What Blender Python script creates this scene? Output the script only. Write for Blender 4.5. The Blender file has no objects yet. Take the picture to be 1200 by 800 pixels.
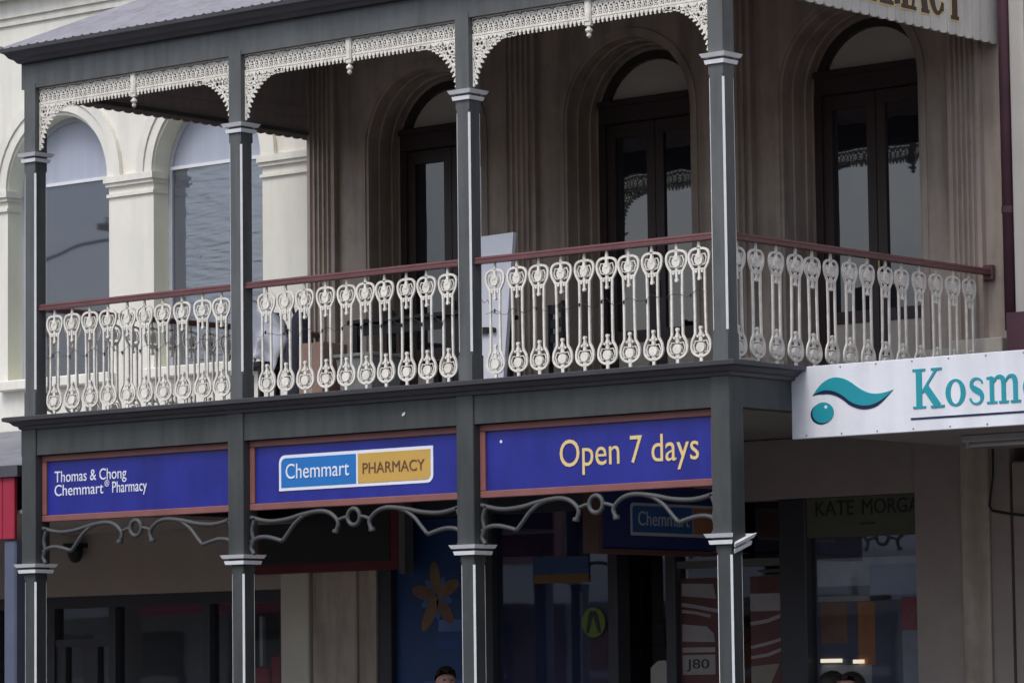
import bpy, bmesh, math, random
from math import sin, cos, pi, radians, sqrt
from mathutils import Vector, Matrix
random.seed(7)
S = bpy.context.scene
COL = S.collection

# ------------------------------------------------------------------ camera
CP = Vector((15.3285, -20.7521, 1.65)); YAW, PIT, ROL, FPX = 0.6942, 0.0918, -0.0123, 4374.64
fw = Vector((-sin(YAW)*cos(PIT), cos(YAW)*cos(PIT), sin(PIT)))
r0 = Vector((cos(YAW), sin(YAW), 0)); u0 = r0.cross(fw)
rt = cos(ROL)*r0 + sin(ROL)*u0; up = -sin(ROL)*r0 + cos(ROL)*u0
cam = bpy.data.cameras.new('camera'); cam.sensor_width = 36; cam.sensor_fit = 'HORIZONTAL'
cam.lens = 36*FPX/1200; cam.clip_start = .5; cam.clip_end = 3000
co = bpy.data.objects.new('camera', cam); COL.objects.link(co)
co.matrix_world = Matrix(((rt.x, up.x, -fw.x, CP.x), (rt.y, up.y, -fw.y, CP.y), (rt.z, up.z, -fw.z, CP.z), (0, 0, 0, 1)))
S.camera = co
S.render.resolution_x = 1024; S.render.resolution_y = 682

# ------------------------------------------------------------------ sky and light (overcast)
SUN_EL, SUN_AZ = 55, 184          # sun direction: high, in front of the facade, from the left of the street
W = bpy.data.worlds.new('World'); S.world = W; W.use_nodes = True
wn = W.node_tree.nodes; wl = W.node_tree.links
bg = wn['Background']; sky = wn.new('ShaderNodeTexSky'); sky.sky_type = 'NISHITA'; sky.sun_disc = False
sky.sun_elevation = radians(SUN_EL); sky.sun_rotation = radians(SUN_AZ)
sky.dust_density = 4; sky.air_density = 1.0; sky.ozone_density = 1.0
bw = wn.new('ShaderNodeRGBToBW'); mx = wn.new('ShaderNodeMix'); mx.data_type = 'RGBA'; mx.inputs[0].default_value = .40
wl.new(sky.outputs[0], bw.inputs[0]); wl.new(sky.outputs[0], mx.inputs[6]); wl.new(bw.outputs[0], mx.inputs[7])
tc = wn.new('ShaderNodeTexCoord'); cn = wn.new('ShaderNodeTexNoise'); cn.inputs['Scale'].default_value = 4.5; cn.inputs['Detail'].default_value = 7; cn.inputs['Roughness'].default_value = .6
cr = wn.new('ShaderNodeValToRGB'); cr.color_ramp.elements[0].position = .36; cr.color_ramp.elements[1].position = .64
cr.color_ramp.elements[0].color = (.66, .74, .90, 1); cr.color_ramp.elements[1].color = (1.12, 1.12, 1.14, 1)     # broken overcast: blue-grey and pale cloud
wl.new(tc.outputs['Generated'], cn.inputs[0]); wl.new(cn.outputs[0], cr.inputs[0])
ml = wn.new('ShaderNodeMix'); ml.data_type = 'RGBA'; ml.blend_type = 'MULTIPLY'; ml.inputs[0].default_value = 1
wl.new(mx.outputs[2], ml.inputs[6]); wl.new(cr.outputs[0], ml.inputs[7])
wl.new(ml.outputs[2], bg.inputs[0]); bg.inputs[1].default_value = .138
sl = bpy.data.lights.new('sun', 'SUN'); sl.energy = .9; sl.angle = radians(24); sl.color = (1, .97, .93)
so = bpy.data.objects.new('sun', sl); COL.objects.link(so)
az = radians(SUN_AZ); el = radians(SUN_EL)
sd = Vector((sin(az)*cos(el), cos(az)*cos(el), sin(el)))
so.rotation_euler = sd.to_track_quat('Z', 'Y').to_euler(); so.location = (-10, -15, 30)
S.view_settings.view_transform = 'Standard'; S.view_settings.look = 'None'
S.view_settings.gamma = 1; S.view_settings.use_curve_mapping = False
S.view_settings.exposure = .42

# ------------------------------------------------------------------ materials
MATS = {}
def mat(name, col, rough=.6, var=.12, scale=3.0, bump=0, bscale=60, spec=.4, metal=0, coat=0, streak=0, dirt=None, stain=0, sscale=7):
    if name in MATS: return MATS[name]
    m = bpy.data.materials.new(name); m.use_nodes = True; MATS[name] = m
    n = m.node_tree.nodes; l = m.node_tree.links; p = n['Principled BSDF']
    p.inputs['Roughness'].default_value = rough; p.inputs['Metallic'].default_value = metal
    p.inputs['Specular IOR Level'].default_value = spec
    if coat: p.inputs['Coat Weight'].default_value = coat; p.inputs['Coat Roughness'].default_value = .08
    g = n.new('ShaderNodeNewGeometry')
    if var > 0:
        mp = n.new('ShaderNodeMapping'); l.new(g.outputs['Position'], mp.inputs[0])
        if streak: mp.inputs['Scale'].default_value = (1, 1, streak)
        t = n.new('ShaderNodeTexNoise'); t.inputs['Scale'].default_value = scale; t.inputs['Detail'].default_value = 8
        t.inputs['Roughness'].default_value = .65
        l.new(mp.outputs[0], t.inputs[0])
        r = n.new('ShaderNodeValToRGB'); r.color_ramp.elements[0].position = .3; r.color_ramp.elements[1].position = .72
        d = dirt if dirt else tuple(c*(1-var) for c in col)
        r.color_ramp.elements[0].color = (*[a*(1-var)+b*var if dirt else b for a, b in zip(col, d)], 1)
        r.color_ramp.elements[1].color = (*[min(1, c*(1+var*.5)) for c in col], 1)
        l.new(t.outputs[0], r.inputs[0]); csock = r.outputs[0]
        if stain:   # run marks and patchy weathering
            mp3 = n.new('ShaderNodeMapping'); mp3.inputs['Scale'].default_value = (1, 1, .10); l.new(g.outputs['Position'], mp3.inputs[0])
            t3 = n.new('ShaderNodeTexNoise'); t3.inputs['Scale'].default_value = sscale; t3.inputs['Detail'].default_value = 5; l.new(mp3.outputs[0], t3.inputs[0])
            t4 = n.new('ShaderNodeTexNoise'); t4.inputs['Scale'].default_value = 1.1; t4.inputs['Detail'].default_value = 10; t4.inputs['Roughness'].default_value = .75; l.new(g.outputs['Position'], t4.inputs[0])
            mm = n.new('ShaderNodeMath'); mm.operation = 'MULTIPLY'; l.new(t3.outputs[0], mm.inputs[0]); l.new(t4.outputs[0], mm.inputs[1])
            r3 = n.new('ShaderNodeMapRange'); r3.inputs[1].default_value = .14; r3.inputs[2].default_value = .30; r3.inputs[3].default_value = 1-stain; r3.inputs[4].default_value = 1
            l.new(mm.outputs[0], r3.inputs[0])
            mc = n.new('ShaderNodeMix'); mc.data_type = 'RGBA'; mc.blend_type = 'MULTIPLY'; mc.inputs[0].default_value = 1
            l.new(csock, mc.inputs[6]); l.new(r3.outputs[0], mc.inputs[7]); csock = mc.outputs[2]
        l.new(csock, p.inputs['Base Color'])
        # gentle roughness variation
        mr = n.new('ShaderNodeMapRange'); mr.inputs[3].default_value = max(.02, rough-.08); mr.inputs[4].default_value = min(1, rough+.12)
        l.new(t.outputs[0], mr.inputs[0]); l.new(mr.outputs[0], p.inputs['Roughness'])
    else: p.inputs['Base Color'].default_value = (*col, 1)
    if bump:
        t2 = n.new('ShaderNodeTexNoise'); t2.inputs['Scale'].default_value = bscale; t2.inputs['Detail'].default_value = 4
        l.new(g.outputs['Position'], t2.inputs[0])
        b = n.new('ShaderNodeBump'); b.inputs['Strength'].default_value = bump; b.inputs['Distance'].default_value = .01
        l.new(t2.outputs[0], b.inputs['Height']); l.new(b.outputs[0], p.inputs['Normal'])
    return m
def glassmat(name, col, ior, wob=0.0, wscale=6, rough=.02, see=0.0, ripple=False):
    """window glass: dark body behind, or see-through (see>0), with a fresnel reflection"""
    if name in MATS: return MATS[name]
    m = bpy.data.materials.new(name); m.use_nodes = True; MATS[name] = m
    n = m.node_tree.nodes; l = m.node_tree.links; p = n['Principled BSDF']; out = n['Material Output']
    g = n.new('ShaderNodeNewGeometry')
    nrm = None
    if wob:
        t = n.new('ShaderNodeTexNoise'); t.inputs['Scale'].default_value = wscale; t.inputs['Detail'].default_value = 1.5
        mpg = n.new('ShaderNodeMapping'); l.new(g.outputs['Position'], mpg.inputs[0]); l.new(mpg.outputs[0], t.inputs[0])
        if ripple: mpg.inputs['Rotation'].default_value = (0, radians(35), 0); mpg.inputs['Scale'].default_value = (1, 1, 6)   # drawn, rolled sheet: slanting ripples
        b = n.new('ShaderNodeBump'); b.inputs['Strength'].default_value = wob; b.inputs['Distance'].default_value = .02
        l.new(t.outputs[0], b.inputs['Height']); nrm = b.outputs[0]
    if see == 0:
        p.inputs['Base Color'].default_value = (*col, 1); p.inputs['Roughness'].default_value = rough
        p.inputs['IOR'].default_value = ior; p.inputs['Specular IOR Level'].default_value = .5
        if nrm: l.new(nrm, p.inputs['Normal'])
    else:
        tr = n.new('ShaderNodeBsdfTransparent'); tr.inputs[0].default_value = (*[c*see for c in col], 1)
        gl = n.new('ShaderNodeBsdfGlossy'); gl.inputs['Roughness'].default_value = rough
        fr = n.new('ShaderNodeFresnel')
        ie = n.new('ShaderNodeMapRange'); ie.inputs[3].default_value = ior; ie.inputs[4].default_value = 1/ior   # same reflectance on the back of the sheet
        l.new(g.outputs['Backfacing'], ie.inputs[0]); l.new(ie.outputs[0], fr.inputs[0])
        if nrm: l.new(nrm, gl.inputs['Normal'])
        ms = n.new('ShaderNodeMixShader'); l.new(fr.outputs[0], ms.inputs[0]); l.new(tr.outputs[0], ms.inputs[1]); l.new(gl.outputs[0], ms.inputs[2])
        l.new(ms.outputs[0], out.inputs[0])
    return m

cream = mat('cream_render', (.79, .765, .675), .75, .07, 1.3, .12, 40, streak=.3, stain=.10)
creamtrim = mat('cream_trim', (.80, .775, .685), .7, .06, 3, .05, 50, stain=.16)
reveal = mat('reveal_paint', (.82, .82, .66), .7, .08, 2)
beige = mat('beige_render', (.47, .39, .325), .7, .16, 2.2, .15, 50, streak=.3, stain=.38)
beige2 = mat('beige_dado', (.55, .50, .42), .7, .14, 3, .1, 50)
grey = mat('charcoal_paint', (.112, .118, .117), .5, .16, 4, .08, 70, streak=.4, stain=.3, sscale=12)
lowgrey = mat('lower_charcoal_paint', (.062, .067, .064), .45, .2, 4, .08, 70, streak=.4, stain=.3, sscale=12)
dgrey = mat('dark_gutter_paint', (.075, .073, .082), .45, .15, 5, 0)
white = mat('white_iron_paint', (.75, .725, .66), .5, .36, 14, .1, 90, dirt=(.42, .36, .25))
whitec = mat('white_trim_paint', (.84, .84, .84), .5, .08, 10)
maroon = mat('maroon_rail_paint', (.13, .054, .056), .4, .2, 6)
frame_r = mat('sign_frame_paint', (.24, .095, .085), .5, .18, 5)
doorpaint = mat('door_paint', (.048, .031, .031), .4, .2, 5)
boardpaint = mat('end_board_paint', (.62, .60, .545), .6, .12, 5, .04, 60, streak=.3, stain=.2)
ceil = mat('ceiling_boards', (.42, .36, .345), .7, .2, 3)
roofm = mat('iron_roof', (.345, .33, .35), .45, .14, 2.5, .05, 30, stain=.2)
deckm = mat('deck_timber', (.17, .14, .12), .8, .3, 4)
blue = mat('sign_blue', (.022, .028, .27), .3, .15, 3, spec=.4, coat=.2, stain=.22)
lblue = mat('logo_blue', (.02, .17, .50), .3, .05, 6)
gold = mat('logo_gold', (.58, .36, .085), .35, .06, 6)
lgold = mat('letter_gold', (.78, .58, .24), .35, .05, 6)
lwhite = mat('letter_white', (.78, .80, .86), .4, .05, 6)
dbrown = mat('letter_dark', (.055, .03, .028), .5, .08, 6)
lbrown = mat('letter_brown', (.16, .07, .04), .5, .08, 6)
signw = mat('white_sign_face', (.78, .79, .83), .35, .05, 3, coat=.2, stain=.14)
teal = mat('letter_teal', (.02, .30, .36), .35, .06, 5)
navy = mat('letter_navy', (.012, .018, .06), .4, 0)
black = mat('black_paint', (.02, .02, .022), .5, .1, 5)
screwm = mat('screw_head', (.25, .24, .23), .5, 0)
redp = mat('red_fascia', (.36, .022, .05), .45, .12, 4)
bluepost = mat('blue_grey_paint', (.10, .115, .17), .5, .12, 4)
galv = mat('weathered_roof', (.22, .225, .25), .6, .35, 3, streak=1)
maroonroof = mat('maroon_roof', (.10, .045, .06), .6, .2, 4)
bulk = mat('bulkhead_paint', (.40, .335, .29), .7, .1, 2)
shopdark = mat('dark_shop_frame', (.034, .034, .042), .4, .1, 5)
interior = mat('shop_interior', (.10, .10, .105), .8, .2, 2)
upglass = glassmat('verandah_door_glass', (.012, .014, .022), 1.95, .05, 3)
oldglass = glassmat('neighbour_lower_glass', (.04, .042, .052), 2.35, .015, 1.5)
wavyglass = glassmat('wavy_glass', (.055, .068, .095), 2.9, .22, 3, ripple=True)
frosted = mat('frosted_pane', (.40, .43, .50), .3, .10, 12, streak=.06)
fanl = mat('fanlight_pane', (.60, .57, .50), .3, .1, 2)
shopglass = glassmat('shop_glass', (.95, .97, 1), 1.95, .02, 2, see=.92)

# ------------------------------------------------------------------ mesh helpers
def wloc(o):
    v = Vector((0, 0, 0))
    while o is not None: v += o.location; o = o.parent
    return v
class MB:
    def __init__(s): s.v = []; s.f = []
    def add(s, vs, fs):
        k = len(s.v); s.v += [tuple(a) for a in vs]; s.f += [[i+k for i in q] for q in fs]; return s
    def box(s, x0, x1, y0, y1, z0, z1, bev=0):
        if bev <= 0:
            return s.add([(x0,y0,z0),(x1,y0,z0),(x1,y1,z0),(x0,y1,z0),(x0,y0,z1),(x1,y0,z1),(x1,y1,z1),(x0,y1,z1)],
                [(0,3,2,1),(4,5,6,7),(0,1,5,4),(1,2,6,5),(2,3,7,6),(3,0,4,7)])
        b = bev   # chamfered on all vertical and horizontal edges (bevelled box)
        bm = bmesh.new(); bmesh.ops.create_cube(bm, size=1)
        for v in bm.verts: v.co = Vector(((x0+x1)/2+v.co.x*(x1-x0), (y0+y1)/2+v.co.y*(y1-y0), (z0+z1)/2+v.co.z*(z1-z0)))
        bmesh.ops.bevel(bm, geom=list(bm.edges), offset=b, segments=1, affect='EDGES')
        bm.verts.index_update()
        s.add([v.co[:] for v in bm.verts], [[v.index for v in f.verts] for f in bm.faces]); bm.free(); return s
    def quad(s, a, b, c, d): return s.add([a, b, c, d], [(0, 1, 2, 3)])
    def prism(s, poly, fn, d0, d1):
        """poly: list of 2d points; fn(u,v,d)->xyz"""
        n = len(poly)
        vs = [fn(u, v, d0) for u, v in poly]+[fn(u, v, d1) for u, v in poly]
        fs = [list(range(n)), list(range(2*n-1, n-1, -1))]+[(i, i+n, (i+1) % n+n, (i+1) % n) for i in range(n)]
        return s.add(vs, fs)
    def tube(s, path, r, n=6, closed=False, caps=True):
        P = [Vector(p) for p in path]; N = len(P); R = r if isinstance(r, (list, tuple)) else [r]*N
        base = []; k = len(s.v)
        for i, p in enumerate(P):
            if closed: t = P[(i+1) % N]-P[i-1]
            else: t = P[min(i+1, N-1)]-P[max(i-1, 0)]
            t.normalize()
            a = Vector((0, 1, 0)) if abs(t.y) < .9 else Vector((1, 0, 0))
            b = t.cross(a).normalized(); c = b.cross(t)
            for j in range(n):
                th = 2*pi*j/n; s.v.append(tuple(p+(b*cos(th)+c*sin(th))*R[i]))
        for i in range(N if closed else N-1):
            for j in range(n):
                a = k+i*n+j; b = k+i*n+(j+1) % n; i2 = (i+1) % N
                s.f.append([a, b, k+i2*n+(j+1) % n, k+i2*n+j])
        if caps and not closed:
            s.f.append([k+j for j in range(n)][::-1]); s.f.append([k+(N-1)*n+j for j in range(n)])
        return s
    def strip(s, path, w, y0, y1, fn=None, closed=False):
        """flat bar of width w in the xz plane following path [(x,z)], between y0 and y1"""
        fn = fn or (lambda u, v, d: (u, d, v)); N = len(path); Wd = w if isinstance(w, (list, tuple)) else [w]*N; k = len(s.v)
        for i, (x, z) in enumerate(path):
            if closed: a, b = path[i-1], path[(i+1) % N]
            else: a, b = path[max(i-1, 0)], path[min(i+1, N-1)]
            tx, tz = b[0]-a[0], b[1]-a[1]; L = sqrt(tx*tx+tz*tz) or 1; nx, nz = -tz/L*Wd[i]/2, tx/L*Wd[i]/2
            s.v += [fn(x+nx, z+nz, y0), fn(x-nx, z-nz, y0), fn(x-nx, z-nz, y1), fn(x+nx, z+nz, y1)]
        for i in range(N if closed else N-1):
            a = k+i*4; b = k+((i+1) % N)*4
            for j in range(4): s.f.append([a+j, a+(j+1) % 4, b+(j+1) % 4, b+j])
        if not closed: s.f.append([k, k+3, k+2, k+1]); e = k+(N-1)*4; s.f.append([e, e+1, e+2, e+3])
        return s
    def ring(s, cx, cz, r, w, y0, y1, n=12, fn=None, rz=None):
        rz = rz or r
        return s.strip([(cx+r*cos(2*pi*i/n), cz+rz*sin(2*pi*i/n)) for i in range(n)], w, y0, y1, fn, True)
    def disc(s, cx, cz, r, y0, y1, n=12, fn=None, rz=None):
        rz = rz or r; fn = fn or (lambda u, v, d: (u, d, v))
        return s.prism([(cx+r*cos(2*pi*i/n), cz+rz*sin(2*pi*i/n)) for i in range(n)], fn, y0, y1)
    def lathe(s, prof, cx, cy, n=12):
        k = len(s.v)
        for r, z in prof:
            for j in range(n): th = 2*pi*j/n; s.v.append((cx+r*cos(th), cy+r*sin(th), z))
        for i in range(len(prof)-1):
            for j in range(n): s.f.append([k+i*n+j, k+i*n+(j+1) % n, k+(i+1)*n+(j+1) % n, k+(i+1)*n+j])
        s.f.append([k+j for j in range(n)][::-1]); s.f.append([k+(len(prof)-1)*n+j for j in range(n)])
        return s
    def mesh(s, name, m, off=(0, 0, 0), smooth=False):
        me = bpy.data.meshes.new(name)
        me.from_pydata([(a-off[0], b-off[1], c-off[2]) for a, b, c in s.v], [], s.f)
        bm = bmesh.new(); bm.from_mesh(me); bmesh.ops.recalc_face_normals(bm, faces=bm.faces); bm.to_mesh(me); bm.free()
        me.materials.append(m)
        if smooth:
            for p in me.polygons: p.use_smooth = True
        return me
    def build(s, name, m, parent=None, smooth=False, label=None):
        off = wloc(parent)
        o = bpy.data.objects.new(name, s.mesh(name, m, off, smooth)); COL.objects.link(o); o.parent = parent
        if label: o['label'] = label
        return o
def bx(name, m, parent, *a, bev=0): return MB().box(*a, bev=bev).build(name, m, parent)
def put(name, me, parent, loc, rz=0):
    o = bpy.data.objects.new(name, me); COL.objects.link(o); o.parent = parent
    o.location = Vector(loc)-wloc(parent); o.rotation_euler = (0, 0, rz); return o
def thing(name, label, cat, loc, group=None):
    o = bpy.data.objects.new(name, None); COL.objects.link(o); o.location = loc; o.empty_display_size = .2
    o['label'] = label; o['category'] = cat
    if group: o['group'] = group
    return o
def tag(o, label, cat, group=None):
    o['label'] = label; o['category'] = cat
    if group: o['group'] = group
    return o
def struct(o): o['kind'] = 'structure'; return o

def outline(cx, hw, zb, zs, N=20):
    return [(cx-hw, zb)]+[(cx-hw*cos(pi*i/N), zs+hw*sin(pi*i/N)) for i in range(N+1)]+[(cx+hw, zb)]
def arched_wall(X0, X1, Z0, Z1, Y, ops, steps, N=20):
    """ops: (cx, hw, sill, spring); returns wall mesh and reveal mesh; steps: (inset, y)"""
    w = MB(); rv = MB(); x = X0
    for cx, hw, zb, zs in ops:
        w.quad((x, Y, Z0), (cx-hw, Y, Z0), (cx-hw, Y, Z1), (x, Y, Z1))
        if zb > Z0: w.quad((cx-hw, Y, Z0), (cx+hw, Y, Z0), (cx+hw, Y, zb), (cx-hw, Y, zb))
        pts = [(cx-hw*cos(pi*i/N), zs+hw*sin(pi*i/N)) for i in range(N+1)]
        for a, b in zip(pts, pts[1:]): w.quad((a[0], Y, a[1]), (b[0], Y, b[1]), (b[0], Y, Z1), (a[0], Y, Z1))
        prev = (0, Y)
        for st in steps:
            A = outline(cx, hw-prev[0], zb, zs, N); B = outline(cx, hw-st[0], zb, zs, N)
            for i in range(len(A)-1):
                rv.quad((A[i][0], prev[1], A[i][1]), (A[i+1][0], prev[1], A[i+1][1]), (B[i+1][0], st[1], B[i+1][1]), (B[i][0], st[1], B[i][1]))
            prev = st
        rv.quad((cx-hw, Y, zb), (cx+hw, Y, zb), (cx+hw, steps[-1][1], zb+.01), (cx-hw, steps[-1][1], zb+.01))
        x = cx+hw
    w.quad((x, Y, Z0), (X1, Y, Z0), (X1, Y, Z1), (x, Y, Z1))
    return w, rv
def arch_ring(cx, ho, hi, zb, zs, y0, y1, N=20, legs=True):
    m = MB(); A = outline(cx, ho, zb, zs, N); B = outline(cx, hi, zb, zs, N)
    if not legs: A = A[1:-1]; B = B[1:-1]
    n = len(A)
    for y in (y0, y1):
        for i in range(n-1): m.quad((A[i][0], y, A[i][1]), (A[i+1][0], y, A[i+1][1]), (B[i+1][0], y, B[i+1][1]), (B[i][0], y, B[i][1]))
    for L in (A, B):
        for i in range(n-1): m.quad((L[i][0], y0, L[i][1]), (L[i+1][0], y0, L[i+1][1]), (L[i+1][0], y1, L[i+1][1]), (L[i][0], y1, L[i][1]))
    return m

# text: Blender's own font turned into a mesh and fitted between x0..x1 and baseline/cap height
DG = None
def raw_text(body):
    cu = bpy.data.curves.new('t', 'FONT'); cu.body = body; cu.extrude = .01; cu.resolution_u = 4
    o = bpy.data.objects.new('t', cu); COL.objects.link(o)
    dg = bpy.context.evaluated_depsgraph_get(); dg.update()
    me = bpy.data.meshes.new_from_object(o.evaluated_get(dg)); bpy.data.objects.remove(o); bpy.data.curves.remove(cu)
    vs = [v.co.copy() for v in me.vertices]; fs = [list(p.vertices) for p in me.polygons]; bpy.data.meshes.remove(me)
    return vs, fs
_h = max(v.y for v in raw_text('H')[0])
def text(body, x0, x1, zb, cap, y, m, parent, name='lettering', face='front', th=.004):
    vs, fs = raw_text(body); a = min(v.x for v in vs); b = max(v.x for v in vs)
    k = (x1-x0)/(b-a); h = cap/_h; M_ = MB()
    P = []
    for v in vs:
        u = x0+(v.x-a)*k; w = zb+v.y*h; d = -th if v.z > 0 else 0
        P.append((u, y+d, w) if face == 'front' else (y-d, u, w))
    M_.add(P, fs); return M_.build(name, m, parent)

# serif alphabet from strokes, cap height 1
def bez(p0, p1, p2, p3, n=8):
    return [tuple((1-t)**3*a+3*(1-t)**2*t*b+3*(1-t)*t*t*c+t**3*d for a, b, c, d in zip(p0, p1, p2, p3)) for t in [i/n for i in range(n+1)]]
def rect(x0, x1, y0, y1): return ([((x0+x1)/2, y0), ((x0+x1)/2, y1)], x1-x0)
def sf(x0, x1, y): return ([(x0, y), (x1, y)], .055)
def G(c):
    st = .16; th = .06
    if c == 'K': return .86, [rect(.09, .26, .02, .98), sf(0, .36, .027), sf(0, .36, .973), ([(.26, .40), (.66, .96)], th), sf(.52, .82, .973), ([(.36, .53), (.70, .04)], .18), sf(.50, .88, .027)]
    if c == 'o': return .58, [([(.28+.21*cos(t), .34+.315*sin(t)) for t in [2*pi*i/24 for i in range(25)]], [.055+.085*abs(cos(2*pi*i/24))**1.5 for i in range(25)])]
    if c == 's': return .46, [(bez((.39, .53), (.36, .70), (.08, .70), (.09, .51))+bez((.09, .51), (.10, .36), (.39, .36), (.38, .17))[1:]+bez((.38, .17), (.37, -.03), (.08, -.03), (.05, .17))[1:], [.05, .05, .05, .055, .06, .07, .08, .09, .1, .12, .14, .15, .15, .15, .14, .12, .1, .08, .07, .06, .055, .05, .05, .05, .05])]
    if c == 'm':
        L = [rect(.08, .20, .02, .66), sf(0, .28, .027), ([(0, .64), (.16, .66)], .05), rect(.40, .52, .02, .52), sf(.33, .59, .027), rect(.72, .84, .02, .52), sf(.65, .92, .027)]
        for x in (.2, .52): L.append((bez((x, .54), (x+.04, .70), (x+.26, .74), (x+.26, .50)), [.05, .05, .055, .07, .08, .10, .12, .12, .12]))
        return .94, L
    if c == 'e': return .50, [([(.26+.20*cos(t), .34+.315*sin(t)) for t in [.05+5.4*i/22 for i in range(23)]], [.05+.085*abs(cos(.05+5.4*i/22))**1.5 for i in range(23)]), ([(.08, .37), (.46, .37)], .05)]
    if c == 'P': return .72, [rect(.1, .27, .02, .98), sf(0, .37, .027), sf(0, .3, .973), (bez((.27, .97), (.72, .99), (.72, .45), (.27, .47)), [.06, .07, .12, .16, .17, .16, .12, .07, .06])]
    if c == 'H': return .92, [rect(.1, .27, .02, .98), sf(0, .37, .027), sf(0, .37, .973), rect(.63, .80, .02, .98), sf(.53, .9, .027), sf(.53, .9, .973), ([(.27, .5), (.63, .5)], th)]
    if c == 'A': return .92, [([(.13, .04), (.44, 1.0)], th), ([(.44, .98), (.76, .04)], .19), sf(0, .28, .027), sf(.58, .94, .027), ([(.24, .33), (.66, .33)], th)]
    if c == 'R': return .86, [rect(.1, .27, .02, .98), sf(0, .37, .027), sf(0, .3, .973), (bez((.27, .97), (.72, .99), (.72, .47), (.27, .5)), [.06, .07, .12, .16, .17, .16, .12, .07, .06]), ([(.38, .5), (.72, .04)], .18), sf(.58, .9, .027)]
    if c == 'M': return 1.1, [rect(.12, .19, .02, .98), sf(0, .3, .027), ([(.16, .97), (.52, .05)], .17), ([(.52, .06), (.86, .97)], th), rect(.82, .99, .02, .98), sf(.72, 1.09, .027), sf(.86, 1.09, .973), sf(0, .2, .973)]
    if c == 'C': return .80, [([(.42+.33*cos(t), .5+.46*sin(t)) for t in [.65+5.0*i/26 for i in range(27)]], [.06+.12*max(0, -cos(.65+5.0*i/26))**1.2 for i in range(27)]), rect(.68, .74, .64, .95), rect(.66, .70, .1, .2)]
    if c == 'Y': return .86, [([(.10, .97), (.44, .44)], .18), ([(.78, .97), (.44, .44)], th), rect(.36, .53, .02, .5), sf(.26, .63, .027), sf(0, .32, .973), sf(.62, .92, .973)]
def serif(word, fn, u0, v0, h, wx, m, parent, grow=0, d=.004, name='lettering', gap=.06):
    """fn(u,v,depth)->xyz ; each letter its own mesh"""
    u = u0; k = 0
    for c in word:
        w, st = G(c); mb = MB()
        for i, (path, wd) in enumerate(st):
            P = [(u+px*h*wx, v0+py*h) for px, py in path]
            if grow:   # lengthen open strokes at the ends
                for a, b in ((0, 1), (-1, -2)):
                    dx = P[a][0]-P[b][0]; dz = P[a][1]-P[b][1]; L = sqrt(dx*dx+dz*dz); P[a] = (P[a][0]+dx/L*grow/2, P[a][1]+dz/L*grow/2)
            ww = [q*h*(.5+.5*wx)+grow for q in wd] if isinstance(wd, list) else wd*h*(.5+.5*wx)+grow
            mb.strip(P, ww, 0, d+i*.0004, fn)
        mb.build(name, m, parent); u += (w+gap)*h*wx
    return u

exec_order = None
# ================================================================== THE SETTING
def road_mat(name, c, sc):
    return mat(name, c, .9, .25, sc, .3, 120)
g = MB().box(-400, 400, -400, 400, -.6, -.20).build('ground', mat('earth', (.14, .13, .11), .95, .3, .5)); struct(g)
r = MB().box(-120, 120, -17.5, -1.2, -.3, -.13).build('road', road_mat('asphalt', (.05, .05, .053), 3)); struct(r)
paveM = road_mat('paving', (.22, .21, .20), 2)
f1 = MB().box(-120, 120, -1.05, 12, -.3, 0).build('footpath', paveM); struct(f1)
k1 = MB().box(-120, 120, -1.2, -1.05, -.3, .0).build('kerb', mat('kerb_stone', (.33, .32, .30), .85, .2, 3)); struct(k1)
f2 = MB().box(-120, 120, -40, -17.65, -.3, 0).build('footpath', paveM); struct(f2)
k2 = MB().box(-120, 120, -17.65, -17.5, -.3, .0).build('kerb', MATS['kerb_stone']); struct(k2)
for i in range(10):
    struct(MB().box(-60+i*9, -57+i*9, -9.42, -9.3, -.14, -.126).build('lane_marking', mat('road_paint', (.7, .7, .68), .7, .2, 6)))

# ================================================================== PHARMACY BUILDING (behind the verandah)
FY = 3.5
PB = thing('pharmacy_building', 'beige rendered two-storey building with fluted pilasters and arched doors behind the iron lace verandah', 'building', (-3.55, FY, 0))
DX = [-5.83, -3.58, -1.35]; HW, SPR = .65, 6.36
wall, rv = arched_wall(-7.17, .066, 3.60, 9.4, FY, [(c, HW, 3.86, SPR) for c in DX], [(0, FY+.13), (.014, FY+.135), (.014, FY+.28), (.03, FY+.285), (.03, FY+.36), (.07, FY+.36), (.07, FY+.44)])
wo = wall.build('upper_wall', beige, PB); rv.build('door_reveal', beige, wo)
bx('side_wall', beige, PB, .066-.3, .066, FY+.001, 12, 3.2, 9.4)
bx('side_wall', beige, PB, -7.17, -6.9, FY+.5, 12, 0, 9.4)
bx('rear_wall', beige, PB, -6.9, -.234, 11.7, 12, 0, 9.4)
bx('roof', roofm, PB, -7.3, .1, FY+.2, 12.1, 9.4, 9.55)
# fluted pilasters
def fluted(x0, x1, z0, z1, y, proud, nfl=5):
    pl = [(x0, y)]; e = .028; pl.append((x0, y-proud))
    w = (x1-x0-2*e)/nfl
    for i in range(nfl):
        a = x0+e+i*w; fl = w*.16
        for j in range(7):
            t = pi*j/6; pl.append((a+fl+(w-2*fl)*(1-cos(t))/2, y-proud+.03*sin(t)))
    pl += [(x1, y-proud), (x1, y)]
    return MB().prism(pl, lambda u, v, d: (u, v, d), z0, z1)
for a, b in ((-7.168, -6.84), (-4.885, -4.535), (-2.62, -2.275), (-.395, -.105)):
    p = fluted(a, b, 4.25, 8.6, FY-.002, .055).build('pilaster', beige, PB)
    MB().box(a-.02, b+.02 if b < -.2 else .06, FY-.075, FY-.003, 3.88, 4.25, .008).build('plinth', beige2, p)
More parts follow.
